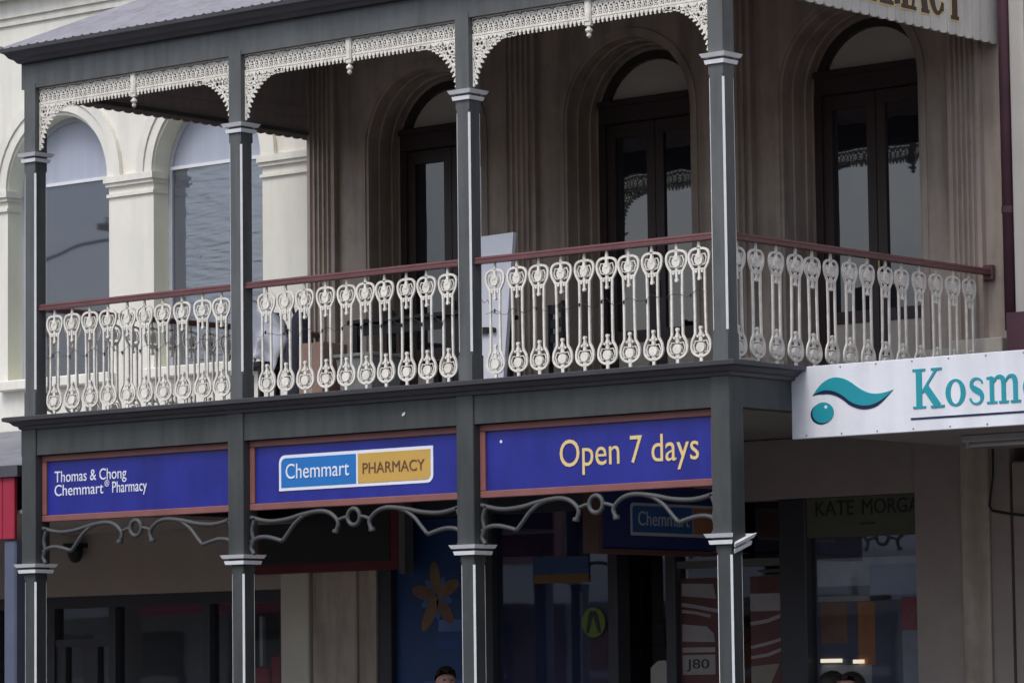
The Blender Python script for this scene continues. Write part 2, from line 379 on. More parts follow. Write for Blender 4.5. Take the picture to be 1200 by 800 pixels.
# wall plinth between the doors
for a, b in ((-6.82, -6.5), (-5.17, -4.91), (-4.51, -4.24), (-2.92, -2.64), (-2.25, -2.01), (-.69, -.42)):
    bx('skirting', beige2, PB, a, b, FY-.03, FY-.002, 3.88, 4.2)
# architrave bead round each opening
for c in DX:
    arch_ring(c, HW+.075, HW+.03, 3.88, SPR, FY-.012, FY-.001).build('architrave', beige, PB)
# french doors
for k, c in enumerate(DX):
    y = FY+.40; h = HW-.07
    d = arch_ring(c, h, h-.07, 3.88, SPR, y-.06, y+.04).build('french_door', doorpaint, PB)
    bx('transom_bar', doorpaint, d, c-h+.02, c+h-.02, y-.09, y+.03, 6.36, 6.56, bev=.008)
    bx('transom_moulding', doorpaint, d, c-h+.03, c+h-.03, y-.115, y-.092, 6.50, 6.545)
    pts = [(c-(h-.07)*cos(pi*i/20), SPR+(h-.07)*sin(pi*i/20)) for i in range(21)]
    pts = [p for p in pts if p[1] > 6.555]; pts = [(pts[0][0]-.01, 6.555)]+pts+[(pts[-1][0]+.01, 6.555)]
    MB().prism(pts, lambda u, v, q: (u, q, v), y-.012, y).build('fanlight', fanl, d)
    for s_ in (-1, 1):
        xa, xb = (c-h+.07, c-.004) if s_ < 0 else (c+.004, c+h-.07)
        leaf = MB()
        st = .085
        leaf.box(xa, xa+st, y-.035, y+.01, 3.9, 6.355).box(xb-st, xb, y-.035, y+.01, 3.9, 6.355)
        leaf.box(xa+st, xb-st, y-.034, y+.009, 6.24, 6.355).box(xa+st, xb-st, y-.034, y+.009, 4.50, 4.60).box(xa+st, xb-st, y-.034, y+.009, 3.9, 4.02)
        leaf.build('door_leaf', doorpaint, d)
        MB().box(xa+st-.004, xb-st+.004, y-.014, y-.006, 4.59, 6.25).build('pane', upglass, d)
        MB().box(xa+st-.004, xb-st+.004, y-.024, y-.006, 4.01, 4.51, .006).build('kick_panel', beige2, d)
    MB().box(c+.012, c+.03, y-.065, y-.036, 4.85, 5.0, .004).build('door_handle', mat('brass', (.35, .25, .1), .35, 0, metal=1), d)
# ---- ground floor shopfront
GF = PB
bx('shopfront_pier', beige, GF, -7.168, -6.42, FY-.02, FY+.45, 0, 3.55)
bx('shopfront_pier', mat('shop_brown', (.32, .27, .24), .6, .12, 3), GF, -.80, .064, FY-.02, FY+.45, 0, 3.55)
bx('pier_moulding', beige, GF, -.36, -.11, FY-.06, FY-.021, 0, 3.5, bev=.01)
bx('pier_moulding', beige, GF, -7.1, -6.62, FY-.06, FY-.021, 0, 3.5, bev=.01)
bx('shop_header', shopdark, GF, -6.42, -3.2, FY+.02, FY+.25, 3.10, 3.58)
bx('shop_header', MATS['shop_brown'], GF, -3.2, -.80, FY+.012, FY+.25, 3.102, 3.58)
bx('stall_riser', shopdark, GF, -6.42, -3.85, FY+.02, FY+.2, 0, .45)
bx('stall_riser', shopdark, GF, -3.15, -.80, FY+.02, FY+.2, 0, .45)
for xa, xb in ((-6.42, -6.27), (-5.22, -5.12), (-3.87, -3.77), (-3.27, -3.17), (-2.12, -1.86)):
    bx('shop_mullion', shopdark, GF, xa, xb, FY+.0, FY+.18, 0, 3.10, bev=.01)
bx('shop_transom', mat('shop_transom_grey', (.09, .09, .09), .5, .1, 4), GF, -3.17, -2.12, FY+.03, FY+.15, 2.58, 2.64)
for xa, xb in ((-6.27, -5.22), (-5.12, -3.87), (-3.17, -2.12), (-1.86, -.80)):
    bx('shop_pane', shopglass, GF, xa, xb, FY+.08, FY+.086, .45, 3.10)
bx('window_film', mat('dark_navy_film', (.016, .032, .10), .5, .3, 2), GF, -5.12, -3.87, FY+.10, FY+.104, .45, 3.10)
# interior room
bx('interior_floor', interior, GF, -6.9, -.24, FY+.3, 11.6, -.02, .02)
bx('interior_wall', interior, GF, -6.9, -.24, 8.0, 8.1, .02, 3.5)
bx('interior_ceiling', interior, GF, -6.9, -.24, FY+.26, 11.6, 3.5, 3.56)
# shelving silhouettes inside
for i, xx in enumerate((-6.0, -4.6, -2.7)):
    t = thing('display_shelf', ['tall shop shelf standing behind the blue flower window', 'tall shop shelf standing behind the green round sticker', 'tall shop shelf standing behind the red and white posters'][i], 'shelf', (xx, 6.6, .02))
    for z in (.1, .6, 1.1, 1.6, 2.0): bx('shelf_board', interior, t, xx-.5, xx+.5, 6.4, 6.8, z, z+.03)
    bx('back_panel', mat('shelf_back', (.25, .25, .27), .7, .1, 3), t, xx-.5, xx+.5, 6.801, 6.83, .02, 2.2)

# ================================================================== VERANDAH
VR = thing('verandah', 'two-storey charcoal timber verandah with white iron lace and balusters', 'verandah', (-3.5, 1.7, 0))
PX = [-6.99, -4.66, -2.33, 0.0]     # front-right corner of each post
PW = .13
DECK = 3.87
def chamf(x0, x1, y0, y1, z0, z1, c):
    pl = [(x0+c, y0), (x1-c, y0), (x1, y0+c), (x1, y1-c), (x1-c, y1), (x0+c, y1), (x0, y1-c), (x0, y0+c)]
    return MB().prism(pl, lambda u, v, d: (u, v, d), z0, z1)
def cap_ring(x0, x1, y0, y1, z0, tiers, parent, skew=False):
    """four mitred moulding strips per tier round a square post"""
    for sidx in range(4):
        m = MB()
        for (za, zb, ia, ib) in tiers:
            # outer loops at za (proud ia) and zb (proud ib)
            def cr(p, z): return [(x0-p, y0-p, z), (x1+p, y0-p, z), (x1+p, y1+p, z), (x0-p, y1+p, z)]
            A = cr(ia, z0+za); B = cr(ib, z0+zb); a0 = cr(0.001, z0+za); b0 = cr(0.001, z0+zb); j = (sidx+1) % 4
            vs = [A[sidx], A[j], B[j], B[sidx], a0[sidx], a0[j], b0[j], b0[sidx]]
            m.add(vs, [(0, 1, 2, 3), (3, 2, 6, 7), (0, 4, 5, 1), (0, 3, 7, 4), (1, 5, 6, 2), (4, 7, 6, 5)])
        if skew and sidx == 1:
            m.v = [(x+.003, y+.02, z-.062+.33*(y-y0)) for x, y, z in m.v]
        m.build('capital_moulding', whitec, parent)
TIER = [(0, .028, .016, .022), (.046, .074, .032, .046)]
posts = []
for i, x in enumerate(PX):
    x0, x1 = x-PW, x
    m = MB()
    c = .0125
    # shaft pieces: square block, chamfered run, square block
    m.box(x0, x1, 0.0, PW, DECK-.01, 4.067)
    m2 = chamf(x0, x1, 0, PW, 4.067, 5.88, c); m.add(m2.v, m2.f)
    m.box(x0, x1, 0, PW, 5.88, 6.60)
    p = m.build('post', grey, VR); posts.append(p)
    # lower storey
    b = .022
    m = MB(); m.box(x0, x1, .0, PW, 0.0, .35)
    m2 = chamf(x0, x1, 0, PW, .35, 2.55, c); m.add(m2.v, m2.f); m.box(x0, x1, 0, PW, 2.55, 2.61)
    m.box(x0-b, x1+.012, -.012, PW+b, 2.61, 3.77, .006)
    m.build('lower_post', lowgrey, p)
    # painted chamfers, each a thin white strip just proud of the chamfer face
    for (z0, z1) in ((4.09, 5.86), (.37, 2.53)):
        for (cx, cy, sx, sy) in ((x1, 0, 1, -1), (x0, 0, -1, -1), (x1, PW, 1, 1), (x0, PW, -1, 1)):
            a = (cx-sx*c, cy); bb = (cx, cy-sy*c); o = .0015
            pl = [a, bb, (bb[0]+sx*o, bb[1]+sy*o), (a[0]+sx*o, a[1]+sy*o)]
            MB().prism(pl, lambda u, v, d: (u, v, d), z0, z1).build('white_chamfer', whitec, p)
    cap_ring(x0, x1, 0, PW, 5.955, TIER, p)
    cap_ring(x0-b, x1+.012, -.012, PW+b, 2.603, TIER, p, skew=(i == 3))
# rear half-posts at the wall for the end frames (against the facade)
# beams
XL, XR = PX[0]-PW-.02, .012
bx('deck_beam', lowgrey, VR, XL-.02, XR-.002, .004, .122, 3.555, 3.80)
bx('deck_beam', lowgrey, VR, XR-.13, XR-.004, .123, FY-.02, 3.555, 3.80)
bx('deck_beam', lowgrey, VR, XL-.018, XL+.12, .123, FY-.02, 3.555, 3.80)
bx('eaves_beam', grey, VR, XL-.02, XR-.002, .006, .12, 6.565, 6.79)
bx('eaves_beam', grey, VR, XR-.10, XR-.012, .121, FY-.02, 6.66, 6.79)
# deck cornice: ogee profile swept along left, front, right
def cornice(prof, xl, xr, y0, yend):
    m = MB(); n = len(prof)
    for (p, z) in prof:
        m.v += [(xl-p, yend, z), (xl-p, y0-p, z), (xr+p, y0-p, z), (xr+p, yend, z)]
    for i in range(n):
        for j in range(3):
            a = i*4+j; b = ((i+1) % n)*4+j; m.f.append([a, a+1, b+1, b])
    m.f.append([i*4 for i in range(n)]); m.f.append([i*4+3 for i in range(n)][::-1]); return m
cornice([(0, 3.765), (.025, 3.768), (.035, 3.79), (.06, 3.80), (.085, 3.825), (.125, 3.835), (.13, 3.862), (-.05, 3.872), (-.05, 3.765)], XL+.01, XR, .003, FY-.03).build('deck_cornice', dgrey, VR)
bx('cornice_capping', grey, VR, XL-.11, XR+.12, -.118, .2, 3.8635, 3.8685)
# gutter
gp = [(.0, 6.775), (.05, 6.775), (.07, 6.80), (.10, 6.815), (.125, 6.85), (.15, 6.862), (.155, 6.892), (.14, 6.895), (.13, 6.872), (.0, 6.872)]
cornice(gp, XL+.035, XR, .004, .35).build('gutter', dgrey, VR)
# corrugated roof sheet
m = MB(); x = XL-.115; pit = .105; cols = []
nx = int((XR+.13-x)/pit*8)
for i in range(nx+1):
    xx = x+i*pit/8; dz = .011*sin(2*pi*i/8)
    cols.append((xx, dz))
for i, (xx, dz) in enumerate(cols):
    m.v += [(xx, -.145, 6.895+dz), (xx, FY-.01, 6.895+.391*(FY+.135)+dz), (xx, -.145, 6.889+dz), (xx, FY-.01, 6.889+.391*(FY+.135)+dz)]
for i in range(nx):
    a = i*4; b = a+4; m.f += [[a, b, b+1, a+1], [a+2, a+3, b+3, b+2], [a, a+2, b+2, b]]
m.build('corrugated_roof', roofm, VR, smooth=False)
bx('verge_flashing', roofm, VR, XL-.135, XL-.117, -.14, .0, 6.88, 6.92)
# ceiling under the roof (flat boards just above the eaves beams)
for i in range(24):
    xa = XL+.02+i*(XR-XL-.04)/24; xb = XL+.02+(i+1)*(XR-XL-.04)/24-.006
    MB().add([(xa, .125, 6.80), (xb, .125, 6.80), (xb, FY-.01, 7.72), (xa, FY-.01, 7.72), (xa, .125, 6.815), (xb, .125, 6.815), (xb, FY-.01, 7.735), (xa, FY-.01, 7.735)],
        [(0, 3, 2, 1), (4, 5, 6, 7), (0, 1, 5, 4), (1, 2, 6, 5), (2, 3, 7, 6), (3, 0, 4, 7)]).build('ceiling_board', ceil, VR)
# deck boards + joists seen from below
for i in range(16):
    xa = XL+.15+i*(XR-XL-.3)/16
    bx('joist', deckm, VR, xa, xa+.05, .13, FY-.03, 3.62, 3.80)
for i in range(26):
    ya = .13+i*(FY-.17)/26
    bx('deck_board', deckm, VR, XL+.121, XR-.131, ya, ya+(FY-.17)/26-.006, 3.805, 3.84)
bx('soffit', mat('soffit_lining', (.22, .20, .19), .8, .15, 2), VR, XL+.13, XR-.14, .14, FY-.04, 3.585, 3.60)
# end panels of vertical boards with rounded ends
for side in (0, 1):
    xa = XL-.045 if side == 0 else XR+.012
    n = 29; w = (FY-.146)/n
    pm = MB().box(xa+.024 if side == 0 else xa-.03, xa+.032 if side == 0 else xa-.024+.006, .12, FY-.05, 6.72, 6.80).build('end_panel', boardpaint if side else ceil, VR)
    for i in range(n):
        y0 = .14+i*w; y1 = y0+w-.004; yc = (y0+y1)/2; hw = (y1-y0)/2
        zt0 = 6.86+.391*y0-.03; zt1 = 6.86+.391*y1-.03
        pl = [(y0, zt0), (y0, 6.532)]+[(yc-hw*cos(pi*j/8), 6.532-.022*sin(pi*j/8)) for j in range(1, 8)]+[(y1, 6.532), (y1, zt1)]
        MB().prism(pl, lambda u, v, d: (d, u, v), xa, xa+.02+random.uniform(-.001, .001)).build('board', boardpaint if side else ceil, pm)
    if side == 0:
        bx('end_rail', grey, VR, xa+.0225, xa+.045, .13, FY-.02, 6.55, 6.585)
# handrails
def rail_prof(): return [(-.033, 0.006), (.033, .006), (.033, .022), (.026, .029), (.028, .042), (.017, .056), (-.017, .056), (-.028, .042), (-.026, .029), (-.033, .022)]
ZR = 4.728
for i in range(3):
    xa, xb = PX[i]+.0, PX[i+1]-PW
    MB().prism(rail_prof(), lambda u, v, d: (d, .065+u, ZR+v), xa, xb).build('handrail', maroon, VR)
MB().prism(rail_prof(), lambda u, v, d: (-.065+u, d, ZR+v), PW, FY-.02).build('handrail', maroon, VR)
MB().prism(rail_prof(), lambda u, v, d: (PX[0]-.065+u, d, ZR+v), PW, FY-.02).build('handrail', maroon, VR)
bx('rail_bracket', maroon, VR, -.11, -.02, FY-.058, FY-.012, ZR-.035, ZR+.085, bev=.008)
# cast-iron baluster (shared mesh)
def baluster():
    m = MB(); H = ZR-DECK; t = .007
    def side(s):
        pts = [(0, .050)]+bez((0, .050), (.05, .042), (.100, .055), (.092, .118), 8)[1:]+bez((.092, .118), (.086, .165), (.056, .18), (.052, .205), 5)[1:]
        pts += [(.050, .34), (.050, .50)]+bez((.052, .64), (.054, .665), (.084, .675), (.087, .728), 5)+bez((.087, .728), (.092, .785), (.04, .803), (0, .806), 8)[1:]
        return [(s*(max(px-.004, 0)), H-pz) for px, pz in pts]
    for s in (-1, 1): m.strip(side(s), .0165, -t, t)
    # top spike and bottom stem
    m.strip([(0, H+.004), (0, H-.055)], [.012, .028], -t, t); m.strip([(0, H-.79), (0, -.012)], [.026, .02], -t, t)
    # crown medallion, hanging drop
    m.disc(0, H-.128, .036, -.013, .013, 9, rz=.040); m.strip([(0, H-.05), (0, H-.09)], .02, -.009, .009)
    m.disc(0, H-.10, .022, -.016, .016, 7)
    for s in (-1, 1):
        m.strip([(s*.018, H-.165), (s*.050, H-.158), (s*.064, H-.12), (s*.05, H-.085), (s*.03, H-.09)], .0075, -.005, .005)
        m.disc(s*.026, H-.208, .011, -.008, .008, 6); m.disc(s*.026, H-.662, .010, -.008, .008, 6)
        m.strip([(s*.02, H-.70), (s*.048, H-.695), (s*.064, H-.73), (s*.052, H-.77), (s*.03, H-.775)], .0075, -.005, .005)
    m.strip([(-.05, H-.192), (.05, H-.192)], .010, -.006, .006)
    m.strip([(0, H-.165), (0, H-.25)], [.02, .016], -.0075, .0075); m.disc(0, H-.258, .014, -.010, .010, 7)
    m.disc(0, H-.742, .037, -.014, .014, 10, rz=.036); m.strip([(0, H-.70), (0, H-.61)], [.03, .013], -.0085, .0085); m.disc(0, H-.605, .014, -.010, .010, 7)
    m.disc(0, H-.65, .017, -.011, .011, 6)
    m.strip([(0, H-.775), (0, H-.806)], .03, -.008, .008)
    return m.mesh('baluster', white)
BM = baluster()
front = [(-6.837, -4.938), (-4.462, -2.604), (-2.151, -.282)]
for a, b in front:
    for i in range(10):
        o = put('baluster', BM, VR, (a+(b-a)*i/9+random.uniform(-.006, .006), .065, DECK)); o.rotation_euler = (random.uniform(-.008, .008), random.uniform(-.012, .012), random.uniform(-.05, .05))
for i in range(14):
    o = put('baluster', BM, VR, (-.065, .213+i*.2285, DECK), pi/2)
    o.rotation_euler = (random.uniform(-.008, .008), random.uniform(-.008, .008), pi/2+random.uniform(-.05, .05))
    put('baluster', BM, VR, (PX[0]-.065, .255+i*.2285, DECK), pi/2)
# iron lace frieze
ZF = 6.568
YF0, YF1 = .045, .057
def frieze(x0, x1):
    m = MB()
    m.box(x0, x1, YF0, YF1, ZF-.014, ZF).box(x0, x1, YF0, YF1, ZF-.138, ZF-.122).box(x0, x1, YF0+.001, YF1-.001, ZF-.030, ZF-.024)
    n = max(2, round((x1-x0)/.050)); s = (x1-x0)/n
    for i in range(n+1):
        cx = x0+i*s
        pts = [(cx-s*1.02*cos(pi*j/10), ZF-.124+.100*sin(pi*j/10)) for j in range(11)]
        pts = [q for q in pts if x0 <= q[0] <= x1]
        if len(pts) > 2: m.strip(pts, .0105, YF0+.001+.0007*(i % 3), YF1-.001-.0007*(i % 2))
        if i < n:
            c2 = cx+s/2
            m.strip([(c2-s*.5*cos(pi*j/6), ZF-.018-.040*sin(pi*j/6)) for j in range(7)], .008, YF0+.002, YF1-.0025)
            m.ring(c2, ZF-.106, .0125, .007, YF0-.002, YF1-.003, 6); m.disc(c2, ZF-.080, .008, YF0-.002, YF1-.004, 6)
    # pendant fringe
    n = max(2, round((x1-x0)/.040)); s = (x1-x0)/n
    for i in range(n):
        c2 = x0+(i+.5)*s
        m.disc(c2, ZF-.157, .0155, YF0-.001, YF1-.003, 6, rz=.015); m.disc(c2, ZF-.176, .009, YF0, YF1-.002, 6, rz=.011)
        m.strip([(c2-s/2, ZF-.140), (c2-s/4, ZF-.150), (c2, ZF-.146), (c2+s/4, ZF-.150), (c2+s/2, ZF-.140)], .012, YF0+.002, YF1-.002)
    return m
def bracket(xp, s):
    """corner bracket at the post face xp, running to direction s"""
    m = MB(); A = .40; Bz = .36; zt = ZF-.138; zb = 6.062
    # edge curve from the post at zb to the frieze
    cur = [(xp+s*(.012+A*(1-cos(t))), zb+(zt-.02-zb)*sin(t)) for t in [pi/2*j/14 for j in range(15)]]
    m.strip(cur, .013, YF0-.001, YF1+.001)
    m.strip([(xp+s*.007, zb-.01), (xp+s*.007, zt)], .014, YF0, YF1)
    def inside(x, z):
        d = (x-xp)*s
        if d < .02 or z > zt-.012: return False
        k = min(1, max(0, (z-zb)/(zt-.02-zb))); dc = .012+A*(1-sqrt(1-k*k)); return d < dc-.012
    rr = .021; j = 0; z = zt-.028
    while z > zb:
        d = .028+(j % 2)*.019
        while d < A:
            x = xp+s*d
            if inside(x, z) or inside(x, z+.01):
                m.ring(x, z, rr*random.uniform(.8, 1.05), .0085, YF0+.0005*(j % 4), YF1-.0005*(j % 3), 8)
                if random.random() < .45: m.disc(x+random.uniform(-.006, .006), z, .010, YF0-.002, YF1-.003, 6)
            d += .041
        z -= .036; j += 1
    # a large circle in the corner
    m.ring(xp+s*.062, zt-.062, .048, .011, YF0-.003, YF1+.002, 14); m.ring(xp+s*.05, zt-.165, .034, .010, YF0-.003, YF1+.002, 12)
    # leaf drops along the curve
    for q in range(1, 14):
        t = pi/2*q/14.5; x = xp+s*(.012+A*(1-cos(t))); z = zb+(zt-.02-zb)*sin(t)
        nx, nz = s*sin(t*.8+.4), -cos(t*.5+.9)
        L = sqrt(nx*nx+nz*nz); nx /= L; nz /= L
        m.disc(x+nx*.016, z+nz*.016, .0135, YF0-.001, YF1-.002, 6); m.disc(x+nx*.034, z+nz*.034, .009, YF0, YF1-.003, 6)
    return m
for i in range(3):
    xa, xb = PX[i]+.001, PX[i+1]-PW-.001; c = (xa+xb)/2
    frieze(xa, c-.03).build('lace_frieze', white, VR); frieze(c+.03, xb).build('lace_frieze', white, VR)
    bracket(xa, 1).build('lace_bracket', white, VR); bracket(xb, -1).build('lace_bracket', white, VR)
    m = MB().box(c-.028, c+.028, .032, .07, 6.37, ZF+.004, .004).box(c-.02, c+.02, .026, .033, 6.40, ZF-.02, .003)
    m.lathe([(.006, 6.372), (.014, 6.368), (.012, 6.358), (.026, 6.347), (.028, 6.334), (.016, 6.322), (.010, 6.317), (.020, 6.308), (.018, 6.296), (.006, 6.286), (.001, 6.28)], c, .05, 10)
    m.build('frieze_pendant', white, VR)
# lower scroll brackets between the posts
def scroll(c, hw, y):
    m = MB(); base = 3.008; k = hw/1.1
    def P(pts): return [(c+a*k, y, base+z) for a, z in pts]
    def sm(pts, n=4):
        out = []; L = [pts[0]]+pts+[pts[-1]]
        for i in range(1, len(L)-2):
            p0, p1, p2, p3 = L[i-1], L[i], L[i+1], L[i+2]
            for j in range(n):
                t = j/n; out.append(tuple(.5*((2*b)+(-a+cc)*t+(2*a-5*b+4*cc-d)*t*t+(-a+3*b-3*cc+d)*t**3) for a, b, cc, d in zip(p0, p1, p2, p3)))
        return out+[pts[-1]]
    for s in (-1, 1):
        f = lambda L: P(sm([(s*a, z) for a, z in L]))
        m.tube(f([(1.09, -.045), (.95, -.075), (.83, -.083), (.68, -.07), (.55, -.045), (.375, -.024), (.27, -.035), (.195, -.075), (.16, -.125), (.185, -.185)]), .018, 6)
        m.tube(f([(1.09, -.235), (1.02, -.205), (.93, -.20), (.84, -.215), (.75, -.238)]), .017, 6)
        m.tube(f([(.75, -.238), (.69, -.18), (.62, -.11), (.53, -.055), (.46, -.035)]), .017, 6)
        m.tube(f([(1.04, -.05), (1.075, -.14), (1.06, -.22), (1.085, -.28), (1.05, -.33)]), .018, 6)
        m.tube(f([(.185, -.17), (.19, -.195)]), .026, 8)
        m.tube(f([(.165, -.10), (.10, -.082), (.06, -.08)]), .014, 6)
    m.tube([(c+.062*cos(t), y, base-.08+.062*sin(t)) for t in [2*pi*i/20 for i in range(20)]], .018, 6, closed=True)
    return m
for i in range(3):
    xa, xb = PX[i]+.013, PX[i+1]-PW-.023
    scroll((xa+xb)/2, (xb-xa)/2, .06).build('scroll_bracket', mat('scroll_paint', (.07, .073, .075), .5, .15, 5), VR, smooth=True)
# downlight-ish bolt on the beam
MB().strip([(-3.02, 3.655), (-3.005, 3.667), (-2.992, 3.678)], [.008, .022, .01], .001, .006).build('paint_fleck', whitec, VR)
# end board lettering on the right end panel (gold outline behind brown letters)
ep = [o for o in VR.children if o.name.startswith('end_panel')][-1]
fnR = lambda u, v, d: (XR+.034+d, u, v)
fnO = lambda u, v, d: (XR+.0335+d, u, v)
LB, LH, LX = 6.645, .44, .60
tot = sum((G(c)[0]+.06)*LH*LX for c in 'PHARMACY')
U0 = 3.02-tot
serif('PHARMACY', fnO, U0, LB-.015, LH, LX, lgold, ep, grow=.032, d=.002, name='letter_outline')
serif('PHARMACY', fnR, U0, LB-.015, LH, LX, dbrown, ep, grow=.010, d=.006)

random.seed(11)
for bi, (a, b) in enumerate(front):
    t = thing('light_string', ['thin dark string of fairy lights on the balusters beside the cream building', 'thin dark string of fairy lights on the balusters of the middle bay', 'thin dark string of fairy lights on the balusters near the corner post'][bi], 'string lights', ((a+b)/2, .05, 4.35), 'fairy light strings on the balustrade')
    P = []; x_ = a-.08
    while x_ < b+.08: P.append((x_, .05+random.uniform(-.004, .004), 4.36+.022*sin((x_-a)*30+bi)+random.uniform(-.014, .014))); x_ += .04
    MB().tube(P, .0018, 4).build('wire', black, t)
    for p_ in P[2::5]: MB().lathe([(.004, p_[2]-.02), (.007, p_[2]-.012), (.006, p_[2]+.004), (.003, p_[2]+.008)], p_[0], p_[1], 6).build('bulb', black, t)
# ================================================================== FASCIA SIGNS
def fascia(i, label):
    xa, xb = PX[i]+.014, PX[i+1]-PW-.024; z0, z1 = 3.014, 3.553
    t = thing('fascia_sign', label, 'sign', ((xa+xb)/2, .05, z0), 'blue fascia signs between the posts')
    w = .052; y0, y1 = .055, .10
    m = MB().box(xa, xb, y0, y1, z0, z0+w, .005); m.build('frame_rail', frame_r, t)
    MB().box(xa, xb, y0, y1, z1-w, z1, .005).build('frame_rail', frame_r, t)
    MB().box(xa, xa+w, y0+.002, y1, z0+w+.001, z1-w-.001, .005).build('frame_stile', frame_r, t)
    MB().box(xb-w, xb, y0+.002, y1, z0+w+.001, z1-w-.001, .005).build('frame_stile', frame_r, t)
    bx('panel', blue, t, xa+w-.01, xb-w+.01, y0+.022, y1-.004, z0+w-.01, z1-w+.01)
    return t, y0+.021
t, y = fascia(0, 'blue framed sign with small white two-line owner lettering')
text('Thomas & Chong', -6.841, -6.014, 3.330, .088, y, lwhite, t); text('Chemmart', -6.841, -6.277, 3.220, .088, y, lwhite, t)
text('\u00ae', -6.262, -6.21, 3.272, .05, y, lwhite, t); text('Pharmacy', -6.175, -5.784, 3.220, .088, y, lwhite, t)
t, y = fascia(1, 'blue framed sign with a blue and gold pharmacy logo plate')
def plate(x0, x1, z0, z1, rTL, rBR, y, d, m, parent, name, face='front'):
    pl = [(x0, z0)]
    pl += [(x1-rBR+rBR*sin(a), z0+rBR-rBR*cos(a)) for a in [pi/2*j/6 for j in range(7)]] if rBR else [(x1, z0)]
    pl += [(x1, z1)]
    pl += [(x0+rTL-rTL*sin(a), z1-rTL+rTL*cos(a)) for a in [pi/2*j/6 for j in range(7)]] if rTL else [(x0, z1)]
    fn = (lambda u, v, q: (u, y-q, v)) if face == 'front' else (lambda u, v, q: (y+q, u, v))
    return MB().prism(pl, fn, 0, d).build(name, m, parent)
plate(-4.346, -2.78, 3.153, 3.426, .06, .06, y, .004, lwhite, t, 'logo_border')
plate(-4.321, -3.549, 3.178, 3.402, .045, 0, y-.0042, .003, lblue, t, 'logo_blue_half')
plate(-3.529, -2.805, 3.178, 3.402, 0, .045, y-.0042, .003, gold, t, 'logo_gold_half')
text('Chemmart', -4.27, -3.615, 3.244, .112, y-.0075, lwhite, t); text('PHARMACY', -3.478, -2.86, 3.249, .080, y-.0075, lbrown, t)
t, y = fascia(2, 'blue framed sign with large gold Open 7 days lettering')
text('Open 7 days', -1.573, -.322, 3.208, .192, y, lgold, t)
MB().disc(-2.123, 3.42, .012, y-.004, y, 8).build('white_mark', lwhite, t)

# ================================================================== LEFT NEIGHBOUR (cream, arched windows)
LB_ = thing('cream_building', 'cream rendered building with tall round-arched windows beside the verandah', 'building', (-11.5, FY, 0))
LC = [-14.395, -12.43, -10.445, -8.465]; LH_, LS = .695, 6.40
ly = FY+.003
wall, rv = arched_wall(-16, -7.172, 4.0, 8.03, ly, [(c, LH_, 4.60, LS) for c in LC], [(0, ly+.24)])
wo = wall.build('upper_wall', cream, LB_); rv.build('window_reveal', reveal, wo)
bx('string_course', creamtrim, LB_, -16, -7.172, ly-.025, ly+.3, 8.03, 8.10)
bx('string_course', creamtrim, LB_, -16, -7.172, ly-.05, ly+.3, 8.10, 8.27)
bx('cornice', creamtrim, LB_, -16, -7.172, ly-.17, ly+.3, 8.27, 8.40)
bx('parapet', cream, LB_, -16, -7.172, ly-.06, ly+.3, 8.40, 9.6)
bx('body_wall', cream, LB_, -16, -7.172, ly+.45, 12, 2.6, 9.5)
bx('rear_wall', interior, LB_, -16, -7.3, 8, 8.2, 0, 2.6); bx('party_wall', interior, LB_, -7.3, -7.172, ly+.45, 12, 0, 2.6)
for c in LC:
    a = arch_ring(c, LH_+.19, LH_+.10, LS+.03, LS+.03, ly-.045, ly-.001, 24, legs=False).build('archivolt', creamtrim, LB_)
    arch_ring(c, LH_+.098, LH_+.002, LS+.03, LS+.03, ly-.028, ly-.001, 24, legs=False).build('inner_ring', creamtrim, a)
    bx('sill', creamtrim, LB_, c-LH_-.08, c+LH_+.08, ly-.10, ly+.22, 4.50, 4.598, bev=.01)
    y = ly+.22
    w = arch_ring(c, LH_, LH_-.05, 4.60, LS, y-.03, y+.03).build('window', mat('white_window_frame', (.45, .46, .50), .5, .08, 5), LB_)
    bx('transom_bar', mat('pale_bar', (.72, .73, .76), .5, .05, 5), w, c-LH_+.04, c+LH_-.04, y-.035, y+.01, 6.455, 6.485)
    pts = [(c-(LH_-.045)*cos(pi*i/20), LS+(LH_-.045)*sin(pi*i/20)) for i in range(21)]; pts = [p for p in pts if p[1] > 6.48]
    MB().prism([(pts[0][0], 6.475)]+pts+[(pts[-1][0], 6.475)], lambda u, v, q: (u, q, v), y-.01, y).build('arched_pane', frosted, w)
    bx('pane', wavyglass if abs(c+8.465) < .01 else oldglass, w, c-LH_+.045, c+LH_-.045, y-.01, y, 4.61, 6.47)
# pier capitals
edges = [(-13.7, -13.125), (-11.735, -11.14), (-9.75, -9.16), (-7.77, -7.175)]
for a, b in edges:
    p = MB()
    for z0, z1, pr in ((6.37, 6.43, .05), (6.335, 6.37, .03), (6.235, 6.265, .022)):
        e = pr*.6
        p.box(a-e, b+e if b < -7.5 else b, ly-pr, ly+.15, z0, z1)
    p.build('pier_capital', creamtrim, LB_)
